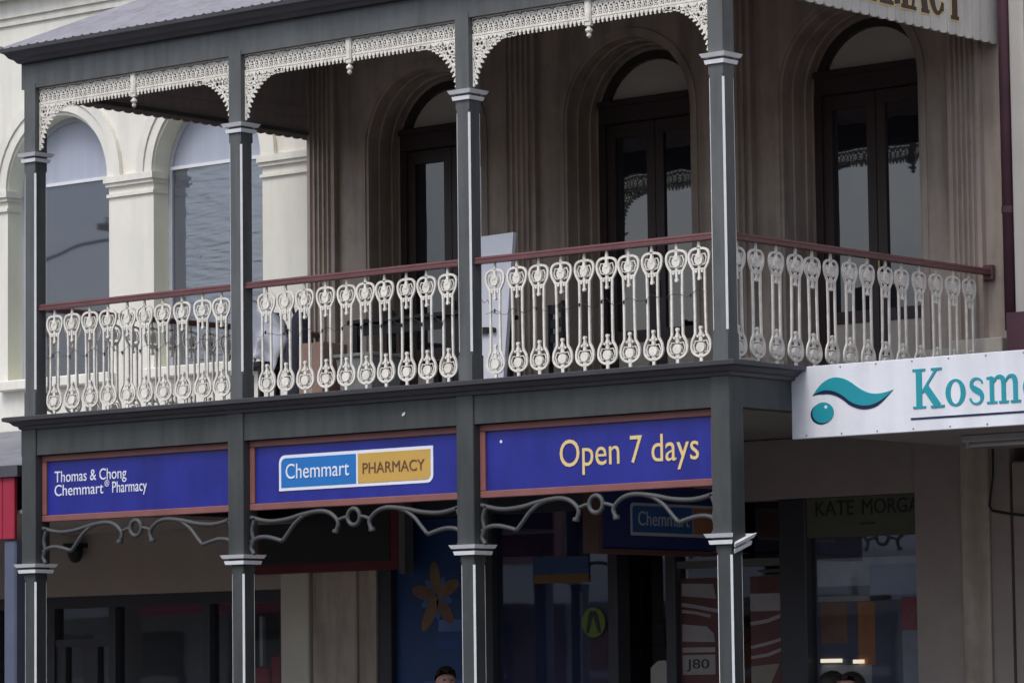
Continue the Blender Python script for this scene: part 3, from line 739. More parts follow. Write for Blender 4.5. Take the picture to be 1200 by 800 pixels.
# ground floor shop
bx('bulkhead', bulk, LB_, -16, -7.53, ly+.0, ly+.3, 2.53, 4.0)
bx('shop_pier', mat('pier_cream', (.55, .51, .43), .7, .1, 2), LB_, -7.53, -7.19, ly-.06, ly+.3, 0, 3.9, bev=.012)
bx('shop_head', shopdark, LB_, -16, -7.53, ly+.02, ly+.2, 2.42, 2.53)
for xa in (-12.8, -11.4, -10.62, -9.80, -8.58, -7.62):
    bx('shop_mullion', shopdark, LB_, xa, xa+.09, ly+.03, ly+.15, .0, 2.42)
bx('shop_transom', shopdark, LB_, -10.53, -9.80, ly+.04, ly+.14, 2.06, 2.13)
bx('shop_door_stile', shopdark, LB_, -10.53, -10.40, ly+.05, ly+.13, 0, 2.06); bx('shop_door_stile', shopdark, LB_, -10.16, -9.97, ly+.05, ly+.13, 0, 2.06)
bx('stall_riser', shopdark, LB_, -9.71, -7.62, ly+.03, ly+.18, 0, .4)
bx('shop_pane', shopglass, LB_, -16, -7.62, ly+.09, ly+.096, .0, 2.42)
bx('interior_floor', interior, LB_, -15.9, -7.3, ly+.31, 8, -.02, .02)
# red merchandise in its window
for xx, zz, hh, lb in ((-8.05, .4, 1.45, 'red display stand beside the dark shop mullion'), (-7.78, .4, 1.55, 'red display stand beside the cream pier')):
    t = thing('display_stand', lb, 'display', (xx, ly+.25, 0))
    MB().box(xx-.12, xx+.12, ly+.2, ly+.34, zz, zz+hh, .02).build('stand_body', mat('red_card', (.4, .03, .04), .5, .15, 8), t)
    bx('stand_pole', mat('pale_pole', (.5, .5, .52), .4, .1, 4), t, xx-.02, xx+.02, ly+.24, ly+.28, zz+hh, 2.3)
    bx('stand_foot', black, t, xx-.12, xx+.12, ly+.2, ly+.34, .02, zz)
# camera dome on the bulkhead
t = thing('security_camera', 'small dark dome camera fixed to the brown bulkhead', 'camera', (-10.12, ly-.1, 2.85))
MB().lathe([(.07, 2.98), (.075, 2.95), (.07, 2.9), (.05, 2.86), (.02, 2.84)], -10.12, ly-.09, 12).build('dome', black, t, smooth=True)
bx('mount_plate', black, t, -10.2, -10.04, ly-.17, ly-.001, 2.98, 3.02)
# its street awning
AW = thing('awning', 'weathered grey skillion awning with a red fascia on the cream building', 'awning', (-11.5, .3, 2.8))
m = MB().add([(-16, .12, 3.47), (-7.24, .12, 3.47), (-7.24, FY-.01, 4.09), (-16, FY-.01, 4.09), (-16, .12, 3.50), (-7.24, .12, 3.50), (-7.24, FY-.01, 4.12), (-16, FY-.01, 4.12)],
    [(0, 3, 2, 1), (4, 5, 6, 7), (0, 1, 5, 4), (1, 2, 6, 5), (2, 3, 7, 6), (3, 0, 4, 7)]); m.build('awning_roof', galv, AW)
bx('awning_gutter', dgrey, AW, -16, -7.26, .05, .13, 3.40, 3.49)
for k in range(9):
    xb = -7.27-.145*k*6 if k else -7.27
xb = -7.33
while xb > -16:
    w = .145
    MB().box(xb-w+.006, xb, .08, .12, 2.89, 3.41, .006).build('fascia_board', redp, AW); xb -= w
bx('awning_soffit', bulk, AW, -16, -7.27, .15, FY-.02, 3.10, 3.13)
t = thing('awning_post', 'blue-grey square post carrying the red fascia awning', 'post', (-7.42, .2, 0))
MB().box(-7.48, -7.335, .1, .245, 0, 2.885, .015).build('shaft', bluepost, t); bx('post_base', bluepost, t, -7.51, -7.31, .08, .27, 0, .2)

# maroon sign box of the next shop, seen under the deck
t = thing('bulkhead_sign', 'dark bulkhead sign panel with a red border under the verandah', 'sign', (-6.95, FY-.12, 2.66))
MB().box(-7.85, -6.05, FY-.13, FY-.064, 2.66, 3.3, .01).build('border', mat('dark_red', (.12, .012, .02), .5, .15, 4), t)
bx('panel', black, t, -7.70, -6.15, FY-.136, FY-.131, 2.74, 3.25)
bx('end_frame', grey, t, -6.049, -5.98, FY-.13, FY-.02, 2.62, 3.3)

# ================================================================== RIGHT NEIGHBOUR
RB = thing('white_building', 'pale rendered building past the maroon downpipe with the white salon sign', 'building', (4, FY, 0))
bx('upper_wall', mat('pale_stone', (.56, .54, .49), .75, .08, 2), RB, .20, 8, FY+.02, 12, 3.3, 9.5)
bx('corner_pilaster', MATS['pale_stone'], RB, .175, .60, FY-.06, FY+.019, 3.9, 9.3, bev=.015)
bx('pilaster_bead', MATS['pale_stone'], RB, .29, .33, FY-.085, FY-.061, 3.9, 9.3)
bx('lower_wall', mat('shop_brown', (.32, .27, .24)), RB, .075, 8, FY+.021, 12, 0, 3.3)
bx('lower_pilaster', MATS['shop_brown'], RB, .10, .42, FY-.05, FY+.02, 0, 3.3, bev=.015)
t = thing('downpipe', 'maroon downpipe between the beige and the white building', 'pipe', (.115, FY-.03, 4.1))
MB().tube([(.118, FY-.02, 4.30), (.118, FY-.02, 9.2)], .05, 10).build('pipe', maroonroof, t, smooth=True)
for z in (5.2, 7.2): MB().tube([(.118, FY-.02, z), (.118, FY-.02, z+.05)], .056, 10).build('pipe_bracket', maroonroof, t)
AR = thing('awning', 'maroon roofed street awning carrying the white salon sign', 'awning', (4, .9, 3.3))
m = MB().add([(.085, .80, 3.80), (8, .80, 3.80), (8, FY-.165, 4.04), (.085, FY-.165, 4.04), (.085, .80, 3.84), (8, .80, 3.84), (8, FY-.165, 4.08), (.085, FY-.165, 4.08)],
    [(0, 3, 2, 1), (4, 5, 6, 7), (0, 1, 5, 4), (1, 2, 6, 5), (2, 3, 7, 6), (3, 0, 4, 7)]); m.build('awning_roof', maroonroof, AR)
bx('wall_flashing', maroonroof, AR, .16, 8, FY-.16, FY-.088, 4.02, 4.42)
bx('awning_soffit', mat('awning_lining', (.24, .21, .20), .8, .1, 2), AR, .05, 8, .80, FY-.17, 3.39, 3.42)
bx('awning_beam', grey, AR, .05, 8, .79, .88, 3.43, 3.78)
# salon sign
KS = thing('salon_sign', 'long white sign with teal wave logo and teal serif lettering', 'sign', (2, .75, 3.35))
SY = .735
MB().box(.005, 4.2, SY, .785, 3.355, 3.862, .004).build('panel', signw, KS)
for x_ in [.13+.30*i for i in range(14)]:
    for z_ in (3.375, 3.842): MB().disc(x_, z_, .007, SY-.003, SY, 7).build('screw', screwm, KS)
# logo wave : upper and lower edge curves
ks = lambda px, pz: (px, pz)
upc = bez((.195, 3.655), (.30, 3.80), (.43, 3.80), (.56, 3.70), 12)+bez((.56, 3.70), (.68, 3.615), (.77, 3.63), (.87, 3.655), 12)[1:]
loc_ = bez((.195, 3.655), (.28, 3.70), (.38, 3.70), (.50, 3.60), 12)+bez((.50, 3.60), (.62, 3.53), (.74, 3.545), (.87, 3.655), 12)[1:]
def band(m, U, L, y0, y1):
    n = len(U)
    for i in range(n-1):
        m.quad((U[i][0], y0, U[i][1]), (U[i+1][0], y0, U[i+1][1]), (L[i+1][0], y0, L[i+1][1]), (L[i][0], y0, L[i][1]))
    for C_ in (U, L):
        for i in range(n-1): m.quad((C_[i][0], y0, C_[i][1]), (C_[i+1][0], y0, C_[i+1][1]), (C_[i+1][0], y1, C_[i+1][1]), (C_[i][0], y1, C_[i][1]))
    return m
band(MB(), upc, loc_, SY-.006, SY).build('logo_wave', teal, KS)
sh = [(x_-.006, z_-.022*min(1, 6*min(i/24, 1-i/24))-.004) for i, (x_, z_) in enumerate(loc_)]
band(MB(), loc_, sh, SY-.004, SY).build('logo_wave_shadow', navy, KS)
MB().disc(.262, 3.520, .092, SY-.003, SY, 28, rz=.074).build('logo_ball_shadow', navy, KS)
MB().disc(.278, 3.528, .090, SY-.006, SY, 28, rz=.073).build('logo_ball', teal, KS)
MB().disc(.305, 3.567, .012, SY-.008, SY, 10).build('logo_highlight', lwhite, KS)
fnK = lambda u, v, d: (u, SY-d, v)
serif('Kosme', fnK, 1.034, 3.512, .272, 1.075, teal, KS, d=.005, gap=.05)
bx('underline', navy, KS, 1.012, 3.2, SY-.004, SY, 3.436, 3.450)
# fluorescent batten under the awning, cable on the wall
t = thing('light_batten', 'pale fluorescent light batten under the salon awning', 'lamp', (1.5, 1.8, 3.38))
bx('fitting', mat('batten_grey', (.42, .42, .43), .5, .05, 5), t, .75, 2.2, 1.76, 1.84, 3.34, 3.388, bev=.006)
MB().tube([(.80, 1.8, 3.318), (2.15, 1.8, 3.318)], .016, 8).build('tube', mat('tube_off', (.6, .6, .6), .3, 0), t, smooth=True)
for x_ in (.79, 2.16): bx('lamp_holder', MATS['batten_grey'], t, x_-.012, x_+.012, 1.78, 1.82, 3.30, 3.345)
tag(MB().tube([(-.03, FY-.09, 3.54), (-.035, FY-.09, 3.2), (-.075, FY-.09, 2.97), (-.05, FY-.09, 2.93), (.1, FY-.09, 2.90), (.5, FY-.09, 2.85)], .011, 6).build('cable', black), 'thin black cable drooping across the brown pier under the awning', 'cable')

# ================================================================== SHOP WINDOW GRAPHICS
def pr(u, v, d): return (u, d, v)
gy = FY+.072
wb = thing('window_graphic', 'blue window graphic with an orange flower of petals', 'window graphic', (-5.75, gy, .45))
bx('film', mat('film_blue', (.012, .045, .15), .4, .3, 1.2), wb, -6.26, -5.23, gy, gy+.004, .46, 3.09)
cxf, czf = -5.80, 2.42
for i in range(5):
    a = pi/2+.1+i*2*pi/5; L = .27 if i != 2 else .34
    px, pz = cxf+cos(a)*.15, czf+sin(a)*.17
    pts = [(px+L/2*cos(t)*cos(a)-.06*sin(t)*sin(a), pz+L/2*cos(t)*sin(a)+.06*sin(t)*cos(a)) for t in [2*pi*j/14 for j in range(14)]]
    MB().prism(pts, pr, gy-.003, gy-.0005).build('petal', mat('petal_%d' % (i % 2), ((.17, .105, .05), (.15, .075, .055))[i % 2], .5, .3, 8), wb)
for i in range(5):
    a = pi/2+.1+(i+.5)*2*pi/5; px, pz = cxf+cos(a)*.10, czf+sin(a)*.11
    pts = [(px+.09*cos(t)*cos(a)-.035*sin(t)*sin(a), pz+.09*cos(t)*sin(a)+.035*sin(t)*cos(a)) for t in [2*pi*j/12 for j in range(12)]]
    MB().prism(pts, pr, gy-.0025, gy-.0004).build('petal', mat('petal_blue', (.05, .11, .24), .5, .3, 8), wb)
for z0, z1, x0, x1, cc in ((2.12, 2.22, -5.78, -5.25, (.07, .13, .30)), (1.98, 2.05, -5.80, -5.25, (.02, .06, .22)), (1.75, 1.96, -5.50, -5.25, (.11, .17, .33)), (1.55, 1.7, -5.95, -5.25, (.04, .09, .24))):
    bx('print_band', mat('pb%d' % int(z0*100), cc, .5, .2, 4), wb, x0, x1, gy-.0016, gy-.0002, z0, z1)
st = thing('door_sticker', 'round green walking-feet sticker on the dark shop glass', 'sticker', (-4.07, FY+.075, 2.15))
MB().disc(-4.075, 2.165, .125, FY+.070, FY+.079, 24).build('disc', mat('sticker_green', (.11, .16, .02), .5, .15, 6), st)
for s_ in (-1, 1): MB().strip([(-4.075+s_*.065, 2.08), (-4.075+s_*.03, 2.21), (-4.075+s_*.01, 2.255)], [.03, .045, .035], FY+.066, FY+.0695).build('foot_mark', black, st)
ss = thing('window_notice', 'small blue and orange notice on the dark glass above the green sticker', 'notice', (-4.42, FY+.07, 2.5))
bx('notice_top', mat('notice_blue', (.03, .07, .16), .5, .2, 5), ss, -4.72, -4.12, FY+.070, FY+.079, 2.575, 2.72); bx('notice_foot', mat('notice_orange', (.16, .085, .03), .5, .2, 5), ss, -4.72, -4.12, FY+.070, FY+.079, 2.50, 2.574)
redpm = mat('poster_red', (.09, .028, .028), .5, .3, 4); whp = mat('poster_white', (.25, .23, .23), .5, .15, 6)
def poster(x0, x1, label, kind):
    t = thing('poster', label, 'poster', ((x0+x1)/2, gy, .9), 'red and white posters in the shop window')
    bx('sheet', redpm, t, x0, x1, gy, gy+.004, .7, 2.5)
    y0, y1 = gy-.003, gy-.0005; w = x1-x0
    if kind == 0:
        MB().prism([(x0+.04, 2.46), (x0+.04, 2.36), (x1-.02, 2.33), (x1-.05, 2.45)], pr, y0, y1).build('white_stripe', whp, t)
        MB().strip([(x0+.04, 2.29), (x0+.18, 2.27), (x1-.0, 2.23)], .03, y0, y1).build('white_stripe', whp, t); MB().strip([(x0+.04, 2.235), (x0+.18, 2.22), (x1-.08, 2.19)], .025, y0, y1).build('white_stripe', whp, t)
        MB().prism([(x0+.04, 2.13), (x0+.04, 1.99), (x1-.04, 1.98), (x1-.05, 2.05), (x1-.12, 2.11)], pr, y0, y1).build('white_shape', whp, t)
        bx('white_band', whp, t, x0+.04, x1-.04, y0, y1, 1.90, 1.94); bx('price_card', whp, t, x0+.04, x1-.04, y0, y1, 1.72, 1.88)
        text('J80', x0+.08, x1-.10, 1.77, .075, y0, black, t)
    else:
        bx('white_band', whp, t, x0, x1-.01, y0, y1, 2.22, 2.36)
        MB().strip([(x0, 2.12), (x0+w*.5, 2.14), (x1, 2.19)], .03, y0, y1).build('white_stripe', whp, t)
        MB().strip([(x0, 1.93), (x0+w*.5, 1.96), (x1, 2.0)], .025, y0, y1).build('white_stripe', whp, t); MB().strip([(x0, 1.85), (x0+w*.5, 1.87), (x1, 1.92)], .025, y0, y1).build('white_stripe', whp, t)
        MB().prism([(x0, 1.78), (x0, 1.1), (x0+.1, 1.1), (x0+.12, 1.5), (x1-.05, 1.8)], pr, y0, y1).build('white_shape', mat('poster_cream', (.19, .17, .14), .5, .2, 6), t)
        MB().prism([(x0+.2, 1.1), (x0+.2, 1.4), (x1, 1.72), (x1, 1.1)], pr, y0-.001, y1).build('white_shape', MATS['poster_cream'], t)
poster(-3.19, -2.78, 'red poster with white stripes and a small price card', 0); poster(-2.46, -2.13, 'red poster with slanting white stripes beside the corner post', 1)
tp = thing('paper_notice', 'plain grey paper notice fixed in the doorway', 'notice', (-3.5, FY+.3, 1.6))
MB().prism([(-3.66, 1.5), (-3.42, 1.5), (-3.42, 1.78), (-3.5, 1.84), (-3.58, 1.84), (-3.66, 1.78)], pr, FY+.3, FY+.305).build('sheet', mat('paper', (.40, .37, .33), .7, .1, 5), tp)
# doorway glass leaf
bx('door_pane', shopglass, PB, -3.77, -3.27, FY+.32, FY+.326, .05, 3.10)
km = thing('window_header_sign', 'olive header board with dark Kate Morgan lettering over the shop window', 'sign', (-1.33, FY+.06, 2.78))
bx('board', mat('olive_board', (.085, .085, .06), .6, .12, 4), km, -1.858, -.802, FY+.02, FY+.075, 2.785, 3.098)
text('KATE', -1.765, -1.40, 2.955, .115, FY+.019, mat('letter_charcoal', (.02, .02, .018), .6, 0), km); text('MORGAN', -1.32, -.68, 2.955, .115, FY+.019, mat('letter_charcoal', (.02, .02, .018), .6, 0), km)
bx('under_print', MATS['letter_charcoal'], km, -1.35, -1.2, FY+.016, FY+.0195, 2.875, 2.887)
wd = thing('painted_reflection', 'coloured panels imitating street reflections in the glass under the olive header', 'display', (-1.33, FY+.3, .45))  # bright street reflections of this pane, painted as coloured panels behind it
dy = FY+.125
def dp(n, c, x0, x1, z0, z1, k=0): MB().box(x0-.03, x1-.03, dy-.004-k*.003, dy-k*.003, z0, z1).build(n, mat('wd_%d_%d' % (int(-x0*100), int(z0*100)), c, .5, .25, 5), wd)
dp('backing', (.13, .13, .17), -1.82, -.78, .46, 2.79)
dp('pale_band', (.50, .50, .52), -1.80, -.79, 2.40, 2.62, 1); dp('blue_band', (.30, .34, .46), -1.30, -.79, 2.28, 2.56, 2)
dp('pale_strip', (.45, .42, .38), -1.80, -1.10, 2.28, 2.32, 2); dp('brown_panel', (.32, .16, .10), -1.78, -1.52, 1.95, 2.27, 1); dp('orange_panel', (.55, .22, .07), -1.42, -1.26, 1.78, 2.27, 1)
dp('red_panel', (.42, .05, .07), -1.0, -.79, 2.05, 2.30, 3); dp('grey_panel', (.38, .38, .42), -1.0, -.79, 1.55, 2.04, 3); dp('white_panel', (.45, .44, .42), -1.78, -1.30, 1.45, 1.78, 1)
text('V', -.965, -.895, 2.12, .09, dy-.0132, whp, wd); text('a', -.89, -.835, 2.12, .09, dy-.0132, whp, wd)
lt = thing('strip_light', 'pair of short lit strip lights inside the window under the olive header', 'lamp', (-1.6, FY+.3, 1.8))
em = bpy.data.materials.new('lit_tube'); em.use_nodes = True; em.node_tree.nodes['Principled BSDF'].inputs['Emission Color'].default_value = (1, .85, .6, 1); em.node_tree.nodes['Principled BSDF'].inputs['Emission Strength'].default_value = .9
MB().box(-1.80, -1.60, dy-.03, dy-.016, 1.80, 1.83).build('tube', em, lt); MB().box(-1.49, -1.39, dy-.03, dy-.016, 1.79, 1.82).build('tube', em, lt)
bx('wire_hanger', black, lt, -1.80, -1.39, dy-.03, dy-.016, 1.831, 1.836)
# hanging lightbox under the deck, facing along the footpath
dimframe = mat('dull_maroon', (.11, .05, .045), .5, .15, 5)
hs = thing('hanging_sign', 'dark blue hanging box sign with pharmacy logo under the deck', 'sign', (-2.66, 2.5, 2.66))
X0 = -2.6
bx('box', mat('lightbox_blue', (.02, .026, .12), .4, .1, 3), hs, X0-.14, X0, 1.84, 3.34, 2.70, 3.2, bev=.01)
bx('frame_stile', dimframe, hs, X0-.15, X0+.006, 1.795, 1.838, 2.66, 3.24); bx('frame_rail', dimframe, hs, X0-.15, X0+.006, 1.84, 3.34, 2.66, 2.695)
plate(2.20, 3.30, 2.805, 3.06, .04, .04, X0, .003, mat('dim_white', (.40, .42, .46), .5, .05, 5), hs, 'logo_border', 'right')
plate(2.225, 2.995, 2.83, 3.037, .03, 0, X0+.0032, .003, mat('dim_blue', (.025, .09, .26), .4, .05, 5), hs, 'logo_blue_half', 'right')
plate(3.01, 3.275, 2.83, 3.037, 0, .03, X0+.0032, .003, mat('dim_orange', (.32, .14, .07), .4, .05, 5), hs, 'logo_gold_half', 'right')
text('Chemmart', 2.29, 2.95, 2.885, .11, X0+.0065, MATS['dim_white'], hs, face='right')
for y_ in (2.0, 3.1): MB().tube([(X0-.07, y_, 3.19), (X0-.07, y_, 3.59)], .012, 6).build('hanger_rod', black, hs)

# ================================================================== THINGS ON THE BALCONY
DK = 3.842
t = thing('leaning_panel', 'white door panel with a black handle standing behind the balusters', 'panel', (-3.4, 1.3, DK))
m = MB().add([(-3.42, 1.22, DK), (-3.07, 1.22, DK), (-2.935, 1.22, 5.125), (-3.42, 1.22, 5.115), (-3.42, 1.26, DK), (-3.07, 1.26, DK), (-2.935, 1.26, 5.125), (-3.42, 1.26, 5.115)],
    [(0, 1, 2, 3), (4, 7, 6, 5), (0, 4, 5, 1), (1, 5, 6, 2), (2, 6, 7, 3), (3, 7, 4, 0)])
m.build('sheet', mat('white_board', (.66, .68, .74), .5, .08, 4), t)
MB().strip([(-3.36, 4.39), (-3.19, 4.385)], .045, 1.19, 1.219).build('handle', black, t); MB().disc(-3.135, 4.383, .02, 1.19, 1.219, 10).build('lock', black, t)
MB().strip([(-3.30, 4.68), (-3.24, 4.60), (-3.2, 4.62), (-3.15, 4.52), (-3.08, 4.50)], .006, 1.217, 1.2195).build('crack', screwm, t)
MB().box(-3.40, -3.30, 1.262, 1.6, DK, DK+.04).box(-3.39, -3.31, 1.262, 1.30, DK, 4.5).build('prop', doorpaint, t)
# table
def table(cx, cy, w, d, h, label):
    t = thing('table', label, 'table', (cx, cy, DK))
    MB().box(cx-w/2, cx+w/2, cy-d/2, cy+d/2, DK+h-.035, DK+h, .006).build('table_top', black, t)
    for sx in (-1, 1):
        for sy in (-1, 1): bx('leg', black, t, cx+sx*(w/2-.06)-.025, cx+sx*(w/2-.06)+.025, cy+sy*(d/2-.06)-.025, cy+sy*(d/2-.06)+.025, DK, DK+h-.036)
    bx('apron', black, t, cx-w/2+.08, cx+w/2-.08, cy-d/2+.05, cy-d/2+.07, DK+h-.13, DK+h-.037)
    return t
table(-4.45, 2.0, 1.25, .7, .78, 'black balcony table beyond the balusters of the middle bay')
def chair(cx, cy, rz, label, seatm):
    t = thing('chair', label, 'chair', (cx, cy, DK)); R = Matrix.Rotation(rz, 4, 'Z')
    def B(name, *a, mm=black):
        o = MB().box(*a).mesh(name, mm); ob = bpy.data.objects.new(name, o); COL.objects.link(ob); ob.parent = t; return ob
    B('seat', -.22, .22, -.22, .22, .43, .47, mm=seatm)
    for sx in (-1, 1):
        for sy in (-1, 1): B('leg', sx*.19-.018, sx*.19+.018, sy*.19-.018, sy*.19+.018, 0, .429)
        B('back_post', sx*.19-.018, sx*.19+.018, .172, .208, .471, .92)
    for z in (.6, .72, .84): B('back_slat', -.172, .172, .18, .2, z, z+.07)
    t.rotation_euler = (0, 0, rz); return t
chair(-4.95, 2.35, 2.2, 'black slatted chair left of the balcony table', black); chair(-3.95, 2.7, -.6, 'black slatted chair behind the balcony table', black)
chair(-5.85, 1.55, 1.3, 'dark chair draped with crumpled white cloth', black)
# white cloth draped over the chair back: a crumpled sheet
bm = bmesh.new(); bmesh.ops.create_grid(bm, x_segments=22, y_segments=22, size=.5)
random.seed(3)
ph = [random.uniform(0, 6) for _ in range(8)]
for v in bm.verts:
    u, w = v.co.x*2, v.co.y*2
    fold = .04*sin(7*u+ph[0])+.03*sin(11*u+3*w+ph[1])+.02*sin(15*w+ph[2])
    v.co = Vector((-5.85+u*.27+.05*sin(5*w+ph[3]), 1.42+fold+.16*abs(w)*(1 if w > 0 else -.5), DK+.97-.42*abs(w)**1.15-.10*u*u-.08*u+.03*sin(6*u+ph[4])))
me = bpy.data.meshes.new('white_cloth'); bm.to_mesh(me); bm.free(); me.materials.append(mat('white_cloth_m', (.62, .64, .70), .8, .15, 6))
for p in me.polygons: p.use_smooth = True
o = bpy.data.objects.new('white_cloth', me); COL.objects.link(o); md = o.modifiers.new('s', 'SOLIDIFY'); md.thickness = .006
tag(o, 'crumpled white cloth draped over a dark chair', 'cloth')
# dark bag beside it
bm = bmesh.new(); bmesh.ops.create_icosphere(bm, subdivisions=3, radius=1)
for v in bm.verts:
    c_ = v.co; k = 1+.08*sin(5*c_.x+3*c_.z)+.05*sin(9*c_.y)
    v.co = Vector((-5.36+c_.x*.11*k, 1.40+c_.y*.13*k, DK+.44+c_.z*.44*(1 if c_.z < 0 else 1+.2*c_.x)))
me = bpy.data.meshes.new('bag_body'); bm.to_mesh(me); bm.free(); me.materials.append(mat('bag_navy', (.035, .035, .055), .8, .3, 9))
for p in me.polygons: p.use_smooth = True
t = thing('bag', 'tall dark navy bag standing beside the white cloth', 'bag', (-5.36, 1.4, DK)); o = bpy.data.objects.new('bag_body', me); COL.objects.link(o); o.parent = t; o.matrix_parent_inverse = Matrix.Translation(-t.location)
MB().tube([(-5.42, 1.40, DK+.84), (-5.43, 1.38, DK+.95), (-5.36, 1.38, DK+.99), (-5.30, 1.38, DK+.94), (-5.31, 1.4, DK+.84)], .012, 6).build('strap', MATS['bag_navy'], t)
# cardboard box
t = thing('cardboard_box', 'brown cardboard box on the balcony floor beside the bag', 'box', (-5.0, 1.28, DK))
cb = mat('cardboard', (.30, .20, .16), .8, .15, 4)
MB().box(-5.14, -4.88, 1.15, 1.45, DK, DK+.56, .004).build('carton', cb, t); bx('flap', cb, t, -5.137, -4.883, 1.153, 1.295, DK+.561, DK+.566); bx('tape', mat('tape', (.4, .33, .25), .4, .1, 5), t, -5.03, -4.99, 1.148, 1.1495, DK, DK+.55)
# grey crate
t = thing('storage_tub', 'grey storage tub on the balcony floor under the table', 'tub', (-4.55, 1.35, DK))
MB().add([(-4.70, 1.2, DK), (-4.40, 1.2, DK), (-4.40, 1.5, DK), (-4.70, 1.5, DK), (-4.74, 1.16, DK+.42), (-4.36, 1.16, DK+.42), (-4.36, 1.54, DK+.42), (-4.74, 1.54, DK+.42)], [(0, 3, 2, 1), (4, 5, 6, 7), (0, 1, 5, 4), (1, 2, 6, 5), (2, 3, 7, 6), (3, 0, 4, 7)]).build('tub_body', mat('tub_grey', (.22, .23, .22), .5, .1, 5), t)
MB().box(-4.76, -4.34, 1.14, 1.56, DK+.421, DK+.45, .006).build('lid', MATS['tub_grey'], t)

# ================================================================== PEOPLE ON THE FOOTPATH
def skin(name, verts, edges, rad, m, parent, sub=2, root=0):
    me = bpy.data.meshes.new(name); me.from_pydata(verts, edges, []); o = bpy.data.objects.new(name, me); COL.objects.link(o)
    md = o.modifiers.new('skin', 'SKIN'); md.use_smooth_shade = True
    if not me.skin_vertices: bpy.context.view_layer.update()
    sv = me.skin_vertices[0].data
    for i, r_ in enumerate(rad): sv[i].radius = (r_, r_) if not isinstance(r_, tuple) else r_
    for i in range(len(verts)): sv[i].use_root = (i == root)
    ms = o.modifiers.new('sub', 'SUBSURF'); ms.levels = sub; ms.render_levels = sub
    dg = bpy.context.evaluated_depsgraph_get(); dg.update()
    m2 = bpy.data.meshes.new_from_object(o.evaluated_get(dg)); bpy.data.objects.remove(o)
    m2.materials.clear(); m2.materials.append(m)
    for p in m2.polygons: p.use_smooth = True
    q = bpy.data.objects.new(name, m2); COL.objects.link(q); q.parent = parent; return q
